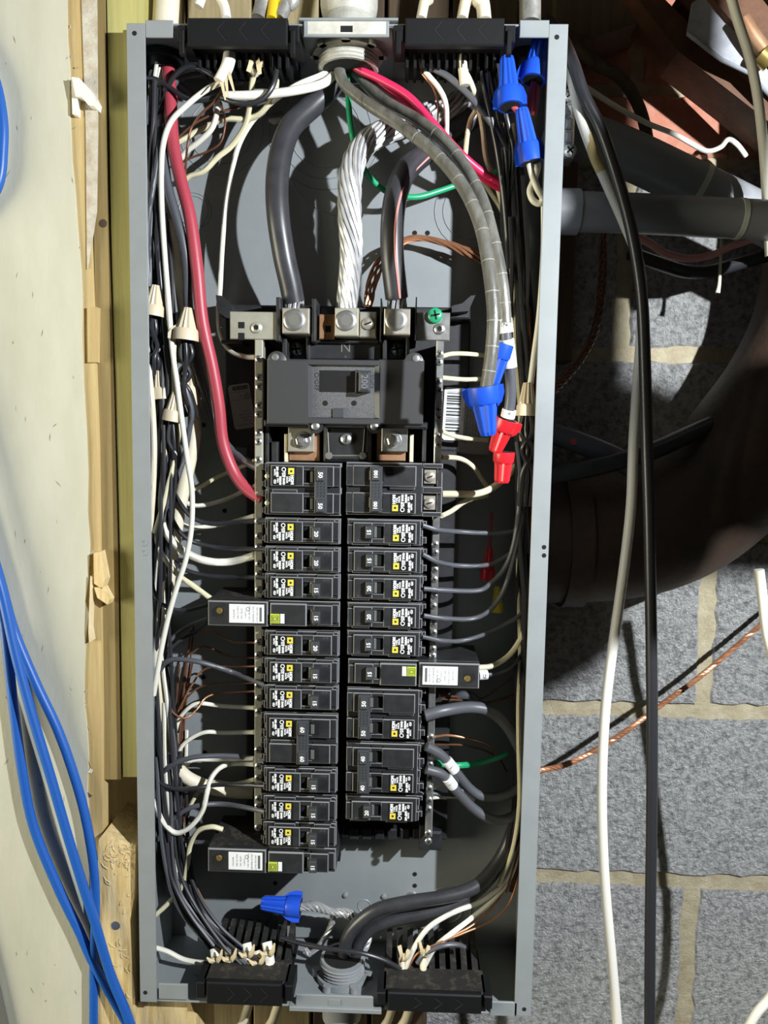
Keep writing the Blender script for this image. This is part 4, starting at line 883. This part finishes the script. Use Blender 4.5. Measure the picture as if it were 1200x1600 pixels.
# ---- wires crossing to the left breakers and neutral bar
LW = [('w_cream', 2.0, 'cream wire passing behind the red cable to the neutral bar, topmost crossing', '272,762,74 305,764,78 335,748,80 362,736,80 398,720,40'),
 ('w_white', 2.2, 'white wire crossing to the neutral bar behind the red cable, second from top', '280,778,72 305,790,76 345,783,80 380,768,78 398,760,40'),
 ('w_black', 2.3, 'black wire to the 20 amp breaker below the red cable breaker', '266,756,50 280,784,50 300,808,52 330,818,54 370,816,52 416,813,24'),
 ('w_white', 2.2, 'white wire to the neutral bar level with the first single breaker', '276,814,70 300,824,74 345,820,76 398,806,40'),
 ('w_black', 2.3, 'black wire to the second single breaker of the left column', '262,782,52 271,815,50 290,840,50 320,852,54 360,857,54 416,858,24'),
 ('w_white', 3.7, 'thick white wire bending to the left neutral bar', '250,802,48 262,836,44 285,860,42 320,876,44 360,878,52 398,868,40'),
 ('w_black', 2.3, 'black wire to the 15 amp breaker above the upper long breaker', '262,866,54 285,888,54 320,899,56 370,902,54 416,902,24'),
 ('w_cream', 2.5, 'cream wire running to the top of the upper long breaker', '242,826,48 250,860,42 275,895,38 300,914,36 329,935,36'),
 ('w_black', 1.9, 'black wire hooking around the cream cable to the upper long breaker', '238,880,48 240,922,44 257,946,40 288,954,42 325,945,36'),
 ('w_grey', 2.0, 'grey wire from the bundle to the lower edge of the upper long breaker', '256,1014,50 275,992,54 300,976,58 326,966,46'),
 ('w_black', 1.9, 'black wire fanning to the lower edge of the upper long breaker', '258,1020,50 285,998,56 305,988,60 330,968,50'),
 ('copper', .9, 'thin copper wire to the neutral bar just below the upper long breaker', '300,990,74 330,986,78 362,1002,78 398,1004,40'),
 ('copper_dark', .9, 'thin copper wire to the neutral bar, second below the upper long breaker', '300,1020,76 320,1010,78 360,1026,78 398,1028,40'),
 ('w_grey', 2.4, 'grey wire arcing across to the second breaker below the upper long one', '250,1048,46 258,1036,42 275,1030,40 310,1034,40 345,1044,46 370,1053,50 414,1070,24'),
 ('copper', 1.0, 'copper wire curving up to the neutral bar behind the arcing grey wire', '278,1112,76 300,1070,78 325,1044,78 398,1041,40'),
 ('copper_dark', .9, 'copper wire to the neutral bar level with the second 15 amp breaker', '276,1116,78 296,1086,78 325,1070,80 398,1067,40'),
 ('copper', 1.0, 'copper wire dipping in a loop then rising to the neutral bar', '262,1098,48 272,1115,50 290,1122,56 308,1108,66 325,1088,76 360,1082,78 398,1080,40'),
 ('w_white', 2.1, 'white wire arching to the neutral bar above the 60 amp double breaker', '272,1150,70 280,1124,72 295,1106,72 312,1099,74 345,1103,76 398,1106,40'),
 ('w_white', 2.1, 'white wire stepping up to the neutral bar beside the 60 amp double breaker', '276,1190,70 283,1168,72 300,1153,74 322,1144,76 350,1145,76 398,1144,40'),
 ('w_grey', 2.5, 'dark grey wire crossing over the thick cream cable', '245,1216,48 264,1199,42 285,1188,40 312,1182,42 355,1181,48 388,1184,48 414,1190,24'),
 ('w_white', 2.1, 'white wire hidden under the dark grey crossing wire', '288,1202,74 301,1188,76 340,1187,76 398,1185,40'),
 ('w_white', 2.5, 'white wire dipping in a deep loop from the panel edge to the neutral bar', '240,1248,40 254,1283,38 274,1301,38 296,1293,38 316,1268,40 323,1240,42 330,1216,50 345,1199,60 366,1193,68 398,1194,40'),
 ('w_black', 2.2, 'black wire sagging across the end of the thick cream cable', '242,1206,44 254,1225,40 280,1233,40 310,1231,42 345,1226,46 414,1228,24'),
 ('w_cream', 2.1, 'cream wire rising from the low bundle behind the thick cable end', '286,1310,74 294,1268,76 310,1238,78 330,1222,78 365,1225,76 398,1218,40'),
 ('w_grey', 2.4, 'grey wire arcing to the breaker second from the bottom of the left column', '247,1312,46 264,1286,44 288,1267,42 314,1258,44 356,1257,50 414,1268,24'),
 ('w_grey', 2.2, 'dark grey wire running right to the lowest long breaker', '258,1292,54 276,1308,52 298,1315,48 332,1317,42'),
 ('w_cream', 2.4, 'pale wire coming from the bottom corner up to the lowest long breaker', '243,1430,38 262,1412,40 284,1386,42 293,1350,42 297,1322,42 309,1299,40 330,1292,38 348,1296,40'),
 ('w_white', 2.4, 'white wire at the bottom left corner entering the dusty clamp', '240,1480,36 262,1487,36 286,1499,36 312,1504,34 332,1504,30'),
 ('w_black', 1.6, 'thin black wire lying on the panel floor in the bottom left corner', '246,1490,66 258,1500,58 280,1512,48 318,1532,30'),
 ('w_black', 1.8, 'black wire hooked at the panel edge level with the upper long breaker', '240,860,56 237,895,52 238,930,52 250,980,54 262,1010,60')]
for c, r, l, t in LW: W(c, r, l, t)
# torn sheaths at the lower left clamp
for i, (x, y, l) in enumerate(((338, 1508, 'torn cream sheath end at the left of the lower left clamp'), (360, 1506, 'white torn sheath stub, second in the lower left clamp'), (388, 1500, 'peeled sheath stub with paper in the middle of the lower left clamp'), (404, 1512, 'torn pinkish sheath stub near the right of the lower left clamp'), (420, 1498, 'tall cream torn sheath, rightmost in the lower left clamp'))):
    o = W('w_jacket' if i % 2 else 'w_jacket_white', 4.8, l, f'{x - 3},{y - 26},34 {x},{y - 6},28 {x + 3},{y + 16},24', 'cable_sheath', 'cable sheath')
    for dx, dy in ((-15, -2), (9, -14)):
        a, b_ = P(x + dx * .3, y - 8, 25), P(x + dx, y + dy - 10, 20); mb = MB(); mb.tube([a, (a + b_) / 2 + Vector((1, -3, 0)), b_], lambda u: 3.2 * (1 - u * .75), 6); mb.build('torn_flap', M['paper'], o, True)
# ---- right side: top wires
W('w_white', 2.3, 'white wire dropping from the right top clamp behind the pink-red wires', '654,84,34 662,108,32 686,138,32 697,165,36 698,210,50', n=8)
W('copper', .9, 'thin copper wire beside the white one under the right top clamp', '651,86,36 658,112,34 676,136,34 684,160,40 684,190,56')
W('w_grey', 2.7, 'dark grey wire slanting down right from the right top clamp', '656,92,34 676,106,30 704,122,28 734,150,28 758,180,30 776,205,34 792,235,40', n=8)
o = W('w_jacket', 4.4, 'cream torn cable sheath under the middle of the right top clamp', '722,62,34 721,86,28 724,112,26 726,134,26', 'cable', n=10)
W('w_cream', 2.3, 'cream wire from the torn sheath going down behind the sheathed cables', '726,110,28 736,130,30 746,160,36 754,200,44 760,250,54 775,285,62 790,340,66')
W('w_cream', 2.3, 'cream wire hanging in a curve left of the right wire bundle', '744,172,40 735,188,48 730,212,52 727,245,60')
W('w_white', 2.2, 'white wire straight down from the right top clamp beside black wires', '757,70,34 760,100,32 762,140,34 764,170,44')
W('w_cream', 2.2, 'cream wire bending behind the green wire into the right bundle', '745,270,72 766,300,76 782,325,76 792,350,74')
for i, (x, d) in enumerate(((752, 30), (764, 32), (776, 34), (758, 44))):
    W('w_black', 2.5, 'black wire fanning down from the right top clamp into the right bundle', f'{x},78,{d} {x + 2},120,{d} {x + 14},180,{d} {x + 26},240,{d + 8} {788 + i * 4},320,{d + 14} {796 + i * 5},420,{d + 20}', group='black wires under the right top clamp')
RB = [(800, 110, 60), (802, 190, 60), (800, 270, 60), (803, 340, 60), (808, 410, 60), (812, 480, 60), (815, 550, 60), (818, 620, 60), (820, 700, 60), (822, 780, 60), (823, 860, 62), (824, 940, 64), (824, 1020, 64), (822, 1100, 64), (820, 1180, 64), (816, 1260, 64), (806, 1330, 64), (788, 1390, 66)]
bundle('w_black', 2.1, 14, 'black wire in the bundle along the right panel wall', 'black wires of the right bundle', 'wire', RB, 18, 24, 61, 3, 6)
bundle('w_grey', 2.2, 4, 'grey wire in the bundle along the right panel wall', 'grey wires of the right bundle', 'wire', RB[2:12], 16, 18, 63, 1, 2)
bundle('w_cream', 2.0, 3, 'cream wire in the bundle along the right panel wall', 'cream wires of the right bundle', 'wire', RB[1:], 14, 20, 66, 3, 5)
bundle('copper_dark', 1.2, 5, 'copper wire deep in the bundle along the right panel wall', 'copper wires of the right bundle', 'wire', RB[4:], 14, 20, 68, 3, 0)
W('w_green', 2.6, 'dark green wire going down deep inside the right bundle', '798,290,80 806,400,80 812,560,80 815,740,80 818,840,80 817,960,78 812,1040,78')
W('w_red', 2.8, 'red wire running down behind the right flange', '832,560,60 838,620,58 838,700,58 836,760,62', n=8)
W('w_white', 2.8, 'white wire hanging from the lowest top blue nut down the flange to the tan nut', '850,322,24 850,380,24 847,440,24 842,500,24 834,560,24 829,600,24', n=10)
W('w_white', 2.8, 'white wire loop curling under the lowest of the three top blue nuts', '826,250,16 832,275,14 840,295,14 848,310,20 842,318,22 832,312,22 828,298,24 834,282,24 840,262,22 838,250,20', n=10)
# blue, red, tan, yellow wire nuts on the right
BLU = 'n_blue'
nut('blue winged wire nut under the right top clamp', BLU, 797, 167, 10, 792, 90, 14, 10.6, 6.2, True)
nut('blue winged wire nut tucked under the top right corner tab', BLU, 833, 126, 16, 846, 52, 22, 10.6, 6.2, True)
nut('blue winged wire nut with white wires, lowest of the top three', BLU, 830, 254, 12, 815, 170, 10, 10.0, 5.8, True)
nut('large blue winged wire nut pointing down at the end of the clear sheathed cable', BLU, 754, 604, -68, 763, 680, -64, 11.9, 6.5, True)
nut('blue wire nut pointing down behind the large blue one', BLU, 787, 538, -48, 770, 602, -46, 8.2, 5.0)
W('w_red', 2.4, 'short red wire under the blue nut in the right top corner, left strand', '834,128,18 829,150,20 826,175,24')
W('w_red', 2.4, 'short red wire under the blue nut in the right top corner, right strand', '838,126,20 838,150,24 834,180,30')
W('w_red', 2.4, 'short red wire between the two stacked blue nuts', '802,166,12 807,172,12 812,178,14')
nut('red winged wire nut slanting at the end of the tagged lead', 'n_red', 792, 655, -24, 773, 706, -18, 10.2, 5.8, True)
nut('red wire nut standing just below the slanted red one', 'n_red', 788, 706, 0, 784, 754, 2, 9.2, 6.6)
nut('small red wire nut deep in the shadow right of the breakers', 'n_red', 761, 906, 74, 765, 856, 74, 7.2, 3.4)
nut('small yellow wire nut deep in the shadow right of the breakers', 'n_yellow', 777, 956, 72, 777, 916, 72, 5.6, 3.0)
W('w_red', 1.6, 'dark red wire rising from the small red nut', '765,858,74 766,830,76 768,800,78')
nut('tan wire nut on the right beside the flange', 'n_tan', 823, 650, 18, 825, 598, 18, 9.6, 4.6)
for i, x in enumerate((812, 820, 828)):
    W('w_black', 2.3, 'black wire tail twisted below the right tan nut', f'{818 + i * 5},648,20 {x + 2},676,20 {836 - (x - 808)},704,22 {x + 4},740,26 {x},790,36', group='tails of the right tan nut')
# wires crossing to the right breakers and neutral bar
RW = [('w_cream', 2.1, 'white wire to the right neutral bar, topmost', '690,557,40 706,553,58 730,553,60 762,556,64'),
 ('w_cream', 2.1, 'white wire to the right neutral bar, second from top', '690,590,40 710,592,58 730,593,60 760,592,64'),
 ('w_cream', 2.1, 'white wire crossing the barcode stickers to the right neutral bar', '688,673,40 706,680,60 730,685,64 762,688,70'),
 ('w_cream', 2.3, 'white wire bending down from the right neutral bar under the stickers', '690,714,40 720,717,60 740,730,62 752,748,66 764,764,70'),
 ('w_cream', 3.2, 'thick white wire from the 100 amp breaker curving up under the red nut', '692,772,38 715,772,38 742,772,40 766,764,44 790,746,52 806,728,60'),
 ('w_cream', 2.3, 'white wire to the right neutral bar below the 100 amp breaker', '690,806,40 706,798,58 730,782,62 762,774,68'),
 ('w_grey', 2.2, 'grey wire to the first single breaker of the right column', '660,821,22 684,828,26 720,831,42 760,833,46 800,830,50 824,818,54 838,800,58'),
 ('w_grey', 2.2, 'grey wire to the second single breaker of the right column', '660,866,22 684,878,26 720,884,40 765,882,44 796,866,50 828,840,56 838,822,60'),
 ('w_grey', 2.3, 'grey wire bending up from the third single breaker of the right column', '662,920,22 690,922,26 745,923,40 766,912,42 788,888,44 802,852,44 810,800,42 813,740,40 808,690,40', ),
 ('w_grey', 2.3, 'grey wire bending up from the fourth single breaker of the right column', '662,962,22 690,966,26 735,967,40 762,956,42 784,928,44 799,885,44 811,825,44 818,750,44 814,690,44'),
 ('w_grey', 2.1, 'grey wire to the single breaker above the right long breaker', '660,995,22 690,1001,26 722,1001,42 760,990,46 790,975,50 815,958,54 829,925,58'),
 ('w_cream', 2.6, 'cream wire bending down to the end of the right long breaker', '748,1043,34 770,1040,36 797,1022,42 818,988,50 829,945,56 832,880,60'),
 ('w_grey', 2.0, 'grey wire with white tag entering the end of the right long breaker', '748,1056,34 775,1052,38 800,1040,46 822,1010,54 832,960,60'),
 ('w_grey', 5.6, 'thick dark cable entering the right 50 amp double breaker', '664,1118,22 695,1110,26 735,1105,40 768,1112,46 795,1138,56 815,1180,62 824,1230,64'),
 ('w_grey', 4.5, 'thick dark wire with white tag, upper of two at the 40 amp double breaker', '666,1166,22 690,1180,26 712,1206,30 735,1233,40 757,1245,44 790,1242,54 815,1225,62 828,1190,66'),
 ('w_grey', 4.5, 'thick dark wire with white tag, lower of two at the 40 amp double breaker', '666,1202,22 692,1211,26 714,1236,33 740,1263,40 771,1281,44 800,1276,56 820,1252,64'),
 ('w_green', 3.0, 'short green wire at the right neutral bar behind the tagged wires', '680,1192,40 710,1196,58 745,1193,60 776,1184,66 792,1178,70'),
 ('copper', 1.2, 'copper wire at the right neutral bar below the thick dark cable', '680,1151,40 702,1149,60 735,1155,66 760,1162,72 776,1180,76'),
 ('copper_dark', 1.0, 'thin dim copper wire just under the brighter one at the right neutral bar', '680,1164,40 720,1164,66 755,1172,72 780,1186,76 792,1206,78'),
 ('copper_dark', 1.0, 'thin copper wire fanning out under the right long breaker', '690,1092,40 730,1094,70 760,1088,74 800,1058,78'),
 ('copper_dark', 1.2, 'copper wire spreading right below the right long breaker', '686,1086,40 720,1090,66 760,1098,72 806,1086,76'),
 ('w_white', 2.0, 'white wire at the right neutral bar under the lower tagged wire', '678,1230,40 700,1227,58 716,1233,62 740,1250,70'),
 ('w_grey', 1.9, 'short grey wire stub at the right neutral bar', '656,1239,36 680,1240,40 704,1242,46 720,1244,60'),
 ('w_white', 1.8, 'white wire lowest at the right neutral bar', '678,1246,40 705,1245,60 730,1245,68'),
 ('w_grey', 4.4, 'short thick grey cable bend showing under the right long breaker', '706,1096,72 720,1087,66 736,1088,64 746,1098,68 748,1112,74')]
for c, r, l, t in RW: W(c, r, l, t, n=10 if r > 3 else 8)
def paper_tag(parent, a, b_, r, s, ang):
    pa = [P(*a), P(*b_)]; mb = MB(); mb.tube(pa, r, 12); t = mb.build('paper_tag', M['white_label'], parent, True)
    v = pa[0].lerp(pa[1], .5); mb = MB(); add_text(mb, s, 5, v.x, v.y - r - .15, v.z, ang); mb.build('tag_number', M['black_print'], t)
byl = {o['label']: o for o in bpy.data.objects if o.get('label')}
paper_tag(byl['thick dark wire with white tag, upper of two at the 40 amp double breaker'], (698, 1188, 26), (711, 1204, 29), 5.1, '1', -40)
paper_tag(byl['thick dark wire with white tag, lower of two at the 40 amp double breaker'], (698, 1215, 26), (708, 1228, 31), 5.1, '5', -40)
paper_tag(byl['grey wire with white tag entering the end of the right long breaker'], (748, 1055, 33), (761, 1054, 35), 4.6, 'N2', 0)
# ---- bottom right: feeders through the lower hub
W('w_service', 6.4, 'thick black feeder arching from the lower hub along the right side, upper one', '538,1492,42 542,1468,42 558,1444,40 588,1422,38 630,1411,38 690,1402,40 732,1391,44 758,1372,50 786,1334,58 806,1284,62 818,1230,64 824,1160,66 826,1060,68', 'feeder_cable', 'cable', n=14)
W('w_service', 6.2, 'thick black feeder from the lower hub running under the other one', '556,1496,46 562,1472,48 582,1450,48 616,1437,48 660,1428,50 706,1414,54 745,1392,60 780,1352,66 806,1300,70 822,1230,72', 'feeder_cable', 'cable', n=14)
W('w_white', 2.5, 'white wire rising right from the lower right clamp', '630,1522,30 640,1496,30 656,1466,32 676,1444,36 712,1424,46 752,1408,56 785,1380,62 806,1340,68 818,1290,72')
W('w_white', 2.5, 'white wire rising from the second sheath in the lower right clamp', '662,1512,32 680,1480,34 706,1458,38 735,1436,48 768,1408,58 798,1368,66 816,1310,72')
W('copper', 1.1, 'copper wire arching up from the lower right clamp', '636,1516,30 652,1490,30 680,1476,32 712,1460,38 745,1440,48 780,1404,60 806,1350,70')
W('copper', 1.1, 'copper wire curving wide from the lower right clamp to the right wall', '662,1510,32 690,1474,34 724,1458,40 765,1440,52 795,1412,60 812,1360,68 818,1300,72')
W('w_grey', 2.4, 'dark grey wire arching over the slots of the lower right clamp', '652,1504,30 664,1490,28 690,1478,28 714,1476,32 726,1480,36')
W('w_black', 2.2, 'thin black wire stretched in front of the lower hub to the right clamp', '440,1465,40 470,1474,34 510,1482,26 560,1488,22 600,1500,24 626,1514,28')
for x, y, l in ((628, 1512, 'torn cream sheath standing in the lower right clamp, left one'), (660, 1506, 'torn cream sheath standing in the lower right clamp, right one')):
    o = W('w_jacket', 3.2, l, f'{x},{y - 16},34 {x + 1},{y},30 {x + 2},{y + 20},28', 'cable_sheath', 'cable sheath')
    for dx, dy in ((-4, -34), (10, -28), (4, -22)):
        a, b_ = P(x, y - 8, 31), P(x + dx, y + dy, 27); flap(o, a, b_, 2.2)
nut('blue winged wire nut lying on its side at the bottom of the panel', BLU, 470, 1417, 50, 409, 1411, 52, 10.4, 6.6, True)
cable_of_strands('aluminium_pigtail', 'twisted bare aluminium leads from the bottom blue nut to the hub', 'wire', '468,1417,50 492,1416,52 516,1424,56 540,1427,58 562,1440,60 574,1462,56 566,1490,48', 2.4, 6, 1.4, 3, 'alu', False, taper=lambda u: 1 + .5 * math.sin(u * 9) ** 2)
cable_of_strands('aluminium_pigtail', 'twisted bare aluminium leads looping behind down from the blue nut', 'wire', '470,1418,54 500,1420,60 520,1430,66 514,1454,68 500,1476,66 486,1490,64 476,1484,66', 2.0, 5, 1.3, 3, 'alu', False)
# ================================================================ OUTSIDE THE PANEL
byl = {o['label']: o for o in bpy.data.objects if o.get('label')}
# ---- right: conduits entering the panel side
o = W('conduit', 17.5, 'grey conduit running level into the right side of the panel', '872,330,55 1000,334,58 1120,340,60 1260,348,62', 'conduit', n=20)
for x0, x1, y, m, r in ((1150, 1158, 342, 'conduit_lt', 17.9), (862, 903, 331, 'conduit', 20)):
    mb = MB(); mb.tube([P(x0, y - .4, 56 if x0 < 1000 else 60.3), P(x1, y + .2, 56.3 if x0 < 1000 else 60.5)], r, 20); mb.build('coupling' if r > 18 else 'pale_band', M[m], o, True)
o = W('conduit', 22, 'grey conduit slanting down right behind the level one', '850,196,105 960,232,108 1080,288,112 1190,342,116 1280,390,118', 'conduit', n=20)
mb = MB(); mb.tube([P(1086, 291, 112), P(1094, 295, 112.3)], 22.4, 20); mb.build('pale_band', M['conduit_lt'], o, True)
t = thing('cable_connector', 'bright steel cable clamp with two screws on the right panel side', 'connector', P(888, 195, 40))
mb = MB(); mb.pbox(880, 140, 899, 246, 40, 62, 3); mb.build('clamp_body', M['steel'], t, False)
for y in (150, 236): screw(t, P(890, y, 40), 6, M['steel'])
for y in (170, 192, 213):
    mb = MB(); mb.pbox(884, y - 8, 895, y + 8, 37, 41, 1.5); mb.build('clamp_rib', M['galv'], t)
# ---- big cast pipe with a bend
mb = MB(); q = path('800,842,172 880,840,172 940,838,172 1010,826,172 1075,796,172 1130,750,172 1180,690,170 1238,612,168 1284,520,166 1306,420,164 1320,300,162 1324,150,160 1324,-60,160', 6); mb.tube(q, lambda u: 70, 40)
o = tag(mb.build('cast_iron_pipe', M['pipe'], smooth=True), 'large rusty brown cast iron pipe bend right of the panel', 'pipe')
mb = MB(); q2 = path('872,840,172 905,840,172'); mb.tube(q2, 75, 40); mb.build('pipe_hub', M['pipe'], o, True)
# ---- hanging cables
W('w_jacket_white', 4.6, 'white cable hanging down in front of the block wall, crossing the conduits', '858,50,125 880,84,70 894,125,28 907,180,22 925,232,24 950,290,26 974,345,30 994,395,34 1003,450,38 1002,520,40 996,600,40 990,690,38 986,790,36 976,880,34 962,980,30 951,1060,28 945,1120,28 941,1200,28 941,1290,28 946,1390,30 956,1500,32 968,1640,34', 'hanging_cable', 'cable', n=12)
mb = MB(); mb.tube(path('919,210,23 928,240,24 940,268,25'), 4.75, 12); mb.build('yellow_stain', M['stain'], bpy.data.objects['hanging_cable'], True)
W('w_black', 5.2, 'black cable hanging beside the white one in front of the block wall', '856,30,130 880,62,70 896,100,22 913,150,14 938,200,16 962,270,18 982,340,20 996,410,22 1004,480,24 1008,580,26 1011,700,28 1014,800,28 1016,900,28 1018,1020,28 1019,1150,28 1018,1300,30 1016,1450,32 1015,1640,34', 'hanging_cable', 'cable', n=12)
W('w_white', 4.2, 'white cable looping past the right edge of the photo beside the sheet metal', '1138,-20,70 1152,30,68 1170,85,66 1182,140,64 1190,200,62 1196,270,62 1203,400,66', 'hanging_cable', 'cable', n=10)
W('w_white', 4.6, 'white cable at the lower right edge below the big pipe bend', '1186,890,60 1192,940,60 1198,990,60 1212,1060,60 1240,1300,60 1236,1450,60 1210,1545,60 1180,1586,60 1150,1640,60', 'hanging_cable', 'cable', n=10)
W('w_white', 2.6, 'white wire with a hooked end in front of the red brick', '912,134,110 960,165,140 1010,192,160 1050,208,180 1076,222,190 1104,236,196 1126,230,196 1138,218,196 1152,226,196 1166,244,200', 'wire', n=8)
W('w_rose', 3.6, 'pinkish cable drooping below the level conduit', '990,368,110 1015,380,120 1040,396,130 1075,404,140 1110,399,140 1140,386,130 1180,372,120', 'cable', n=10)
W('w_black', 7, 'black cable sagging just under the pinkish one', '985,396,150 1030,412,160 1070,424,170 1110,424,170 1160,410,160 1210,396,150', 'cable', n=10)
W('w_dark', 6, 'dark brown cable hanging down across the brick in shadow', '900,70,150 930,100,150 965,118,150 990,150,160 1006,190,170 1014,240,180 1012,290,190', 'cable', n=10)
cable_of_strands('copper_ground_wire', 'stranded copper ground wire slanting across the block wall', 'ground wire', '840,1205,120 880,1196,130 920,1178,140 970,1148,150 1030,1104,165 1090,1060,180 1150,1010,190 1230,940,200', 1.9, 5, 1.35, 14, 'copper', False, sub=12)
cable_of_strands('copper_ground_wire', 'stranded copper wires curving into the panel side behind the conduits', 'ground wire', '940,300,140 942,380,140 940,450,140 930,515,130 908,560,110 886,588,90 866,610,70', 3.0, 5, 1.3, 5, 'copper_dark', False, sub=9)
W('w_grey', 11, 'grey sleeve with a small red mark poking out beside the panel above the pipe', '860,676,120 900,690,120 950,710,120 985,728,122', 'conduit_sleeve', 'cable', n=14)
mb = MB(); c = P(896, 690, 108); mb.lathe(c, (0, -1, .2), [(-.5, 3.4), (.6, 3.4)], 12); mb.build('red_mark', M['w_red'], bpy.data.objects['conduit_sleeve'])
W('w_service', 9, 'dark hose crossing behind the hanging cables above the pipe', '850,744,90 900,736,95 960,722,105 1020,704,115 1075,680,130 1130,655,150 1180,630,170', 'hose', n=12)
mb = MB(); mb.tube(path('1128,368,160 1126,400,160 1124,440,160 1121,458,160'), lambda u: 1.6 + 1.2 * u ** 3, 8); tag(mb.build('foam_drip', M['foam'], smooth=True), 'thin pale drip of foam hanging under the level conduit', 'foam drip')
# pipe-shaped blocker, added out of view on the right to shade conduits and cast pipe
mb = MB(); mb.tube([Vector((466, -300, 420)), Vector((466, -300, 60)), Vector((466, -300, -274))], 44, 24); o = mb.build('shadow_blocker', M['black'], smooth=True)
tag(o, 'added black pipe-shaped shadow blocker, out of view right of the hanging cables', 'pipe')
mb = MB(); mb.tube([Vector((470, -300, -198)), Vector((700, -300, -200)), Vector((1000, -300, -204))], 39, 20); mb.build('branch', M['black'], o, True)
mb = MB(); mb.lathe((466, -300, -274), (0, 0, -1), [(-22, 47), (4, 47), (8, 42)], 24); mb.build('foot_cap', M['black'], o, True)
mb = MB(); mb.lathe((508, -300, -198), (1, 0, 0), [(-6, 42), (16, 42)], 20); mb.build('branch_collar', M['black'], o, True)
# ---- above the panel
def above(col, r, label, txt, name='cable', cat='cable', n=12):
    q = [list(map(float, t.split(','))) for t in txt.split()]
    if q[0][1] < 0: txt = f'{q[0][0] * 2 - q[1][0]},{q[0][1] - 320},{q[0][2] + 30} ' + txt        # carries on upwards
    if q[-1][1] > 1600: txt += f' {q[-1][0] - 30},{q[-1][1] + 320},{q[-1][2] + 40}'
    return W(col, r, label, txt, name, cat, n=n)
above('w_jacket', 11.5, 'thick cream cable entering the top left corner of the panel', '262,-60,52 261,-10,52 259,30,52 257,66,50')
above('w_jacket_white', 4.2, 'white cable arching into the left top clamp', '310,10,44 322,-18,44 338,-12,42 350,8,40 354,30,36', n=10)
above('flex', 6.5, 'mottled armoured cable entering the left top clamp', '420,-30,44 412,0,42 404,30,38')
above('yellow_wire', 4.6, 'yellow cable between the two armoured cables', '430,-30,42 428,0,40 424,30,36', n=10)
above('flex', 6.0, 'mottled armoured cable to the right of the yellow one', '462,-30,46 448,4,44 436,30,40')
above('w_jacket', 4.4, 'pale cable entering the right top clamp at its left end', '672,-30,40 664,0,38 658,30,34', n=10)
above('w_jacket', 4.8, 'pale cable entering the middle of the right top clamp', '736,-30,40 728,0,38 722,30,34', n=10)
above('w_jacket', 6.0, 'doubled pale cable entering the right end of the top clamp', '746,-30,38 754,4,36 757,32,34', n=10)
above('flex', 9.5, 'braided silver cable entering the top right corner of the panel', '826,-60,50 828,0,50 828,36,50')
# ---- below the panel
for x, c, r, l in ((378, 'w_jacket', 4.5, 'pale cable leaving the bottom clamp below its left end'), (424, 'w_jacket', 4.5, 'pale cable leaving the bottom clamp below its right end'), (604, 'w_jacket', 4.0, 'pale cable slanting left under the lower right clamp'), (632, 'w_jacket', 5.0, 'broad pale cable under the lower right clamp')):
    above(c, r, l, f'{x + 16},1556,40 {x + 4},1590,40 {x - 16},1660,44', n=10)
# ---- blue network cables on the left
BL = [('blue network cable, leftmost of the three, running down the cream wall', '-160,-200,8 -120,300,8 -60,700,8 -14,900,8 4,960,8 14,1040,8 22,1110,8 34,1200,8 52,1290,8 90,1385,8 124,1455,8 140,1492,8 168,1545,6 205,1610,6 240,1680,6'),
      ('blue network cable crossing over the middle of the three', '-180,-200,8 -140,300,6 -60,640,2 -20,840,-2 4,930,-2 24,1020,-2 48,1110,-2 78,1210,-2 104,1300,-2 130,1385,-2 148,1440,-2 172,1520,-2 200,1590,-2 230,1680,-2'),
      ('blue network cable, rightmost, bending straight down at the wall edge', '-200,-200,9 -150,300,9 -70,620,9 -30,800,9 0,905,9 22,985,9 55,1065,9 88,1135,9 112,1200,9 132,1270,9 146,1350,8 150,1420,9 147,1500,9 147,1680,9')]
for l, t in BL: W('w_blue', 4.4, l, t, 'network_cable', 'cable', n=12)
W('w_blue', 4.6, 'blue network cable bulging in from the upper left edge', '-200,-250,8 -70,-20,8 -40,60,8 -10,120,8 3,180,8 4,230,8 -4,290,8 -40,340,8 -150,480,8 -260,900,8', 'network_cable', 'cable', n=12)
mb = MB(); mb.pprism([(-160, 1100), (-110, 1100), (-2, 1552), (60, 1830), (20, 1830)], 8, 13); tag(mb.build('frame_corner', M['slider']), 'dark corner of a frame at the bottom left edge', 'frame')
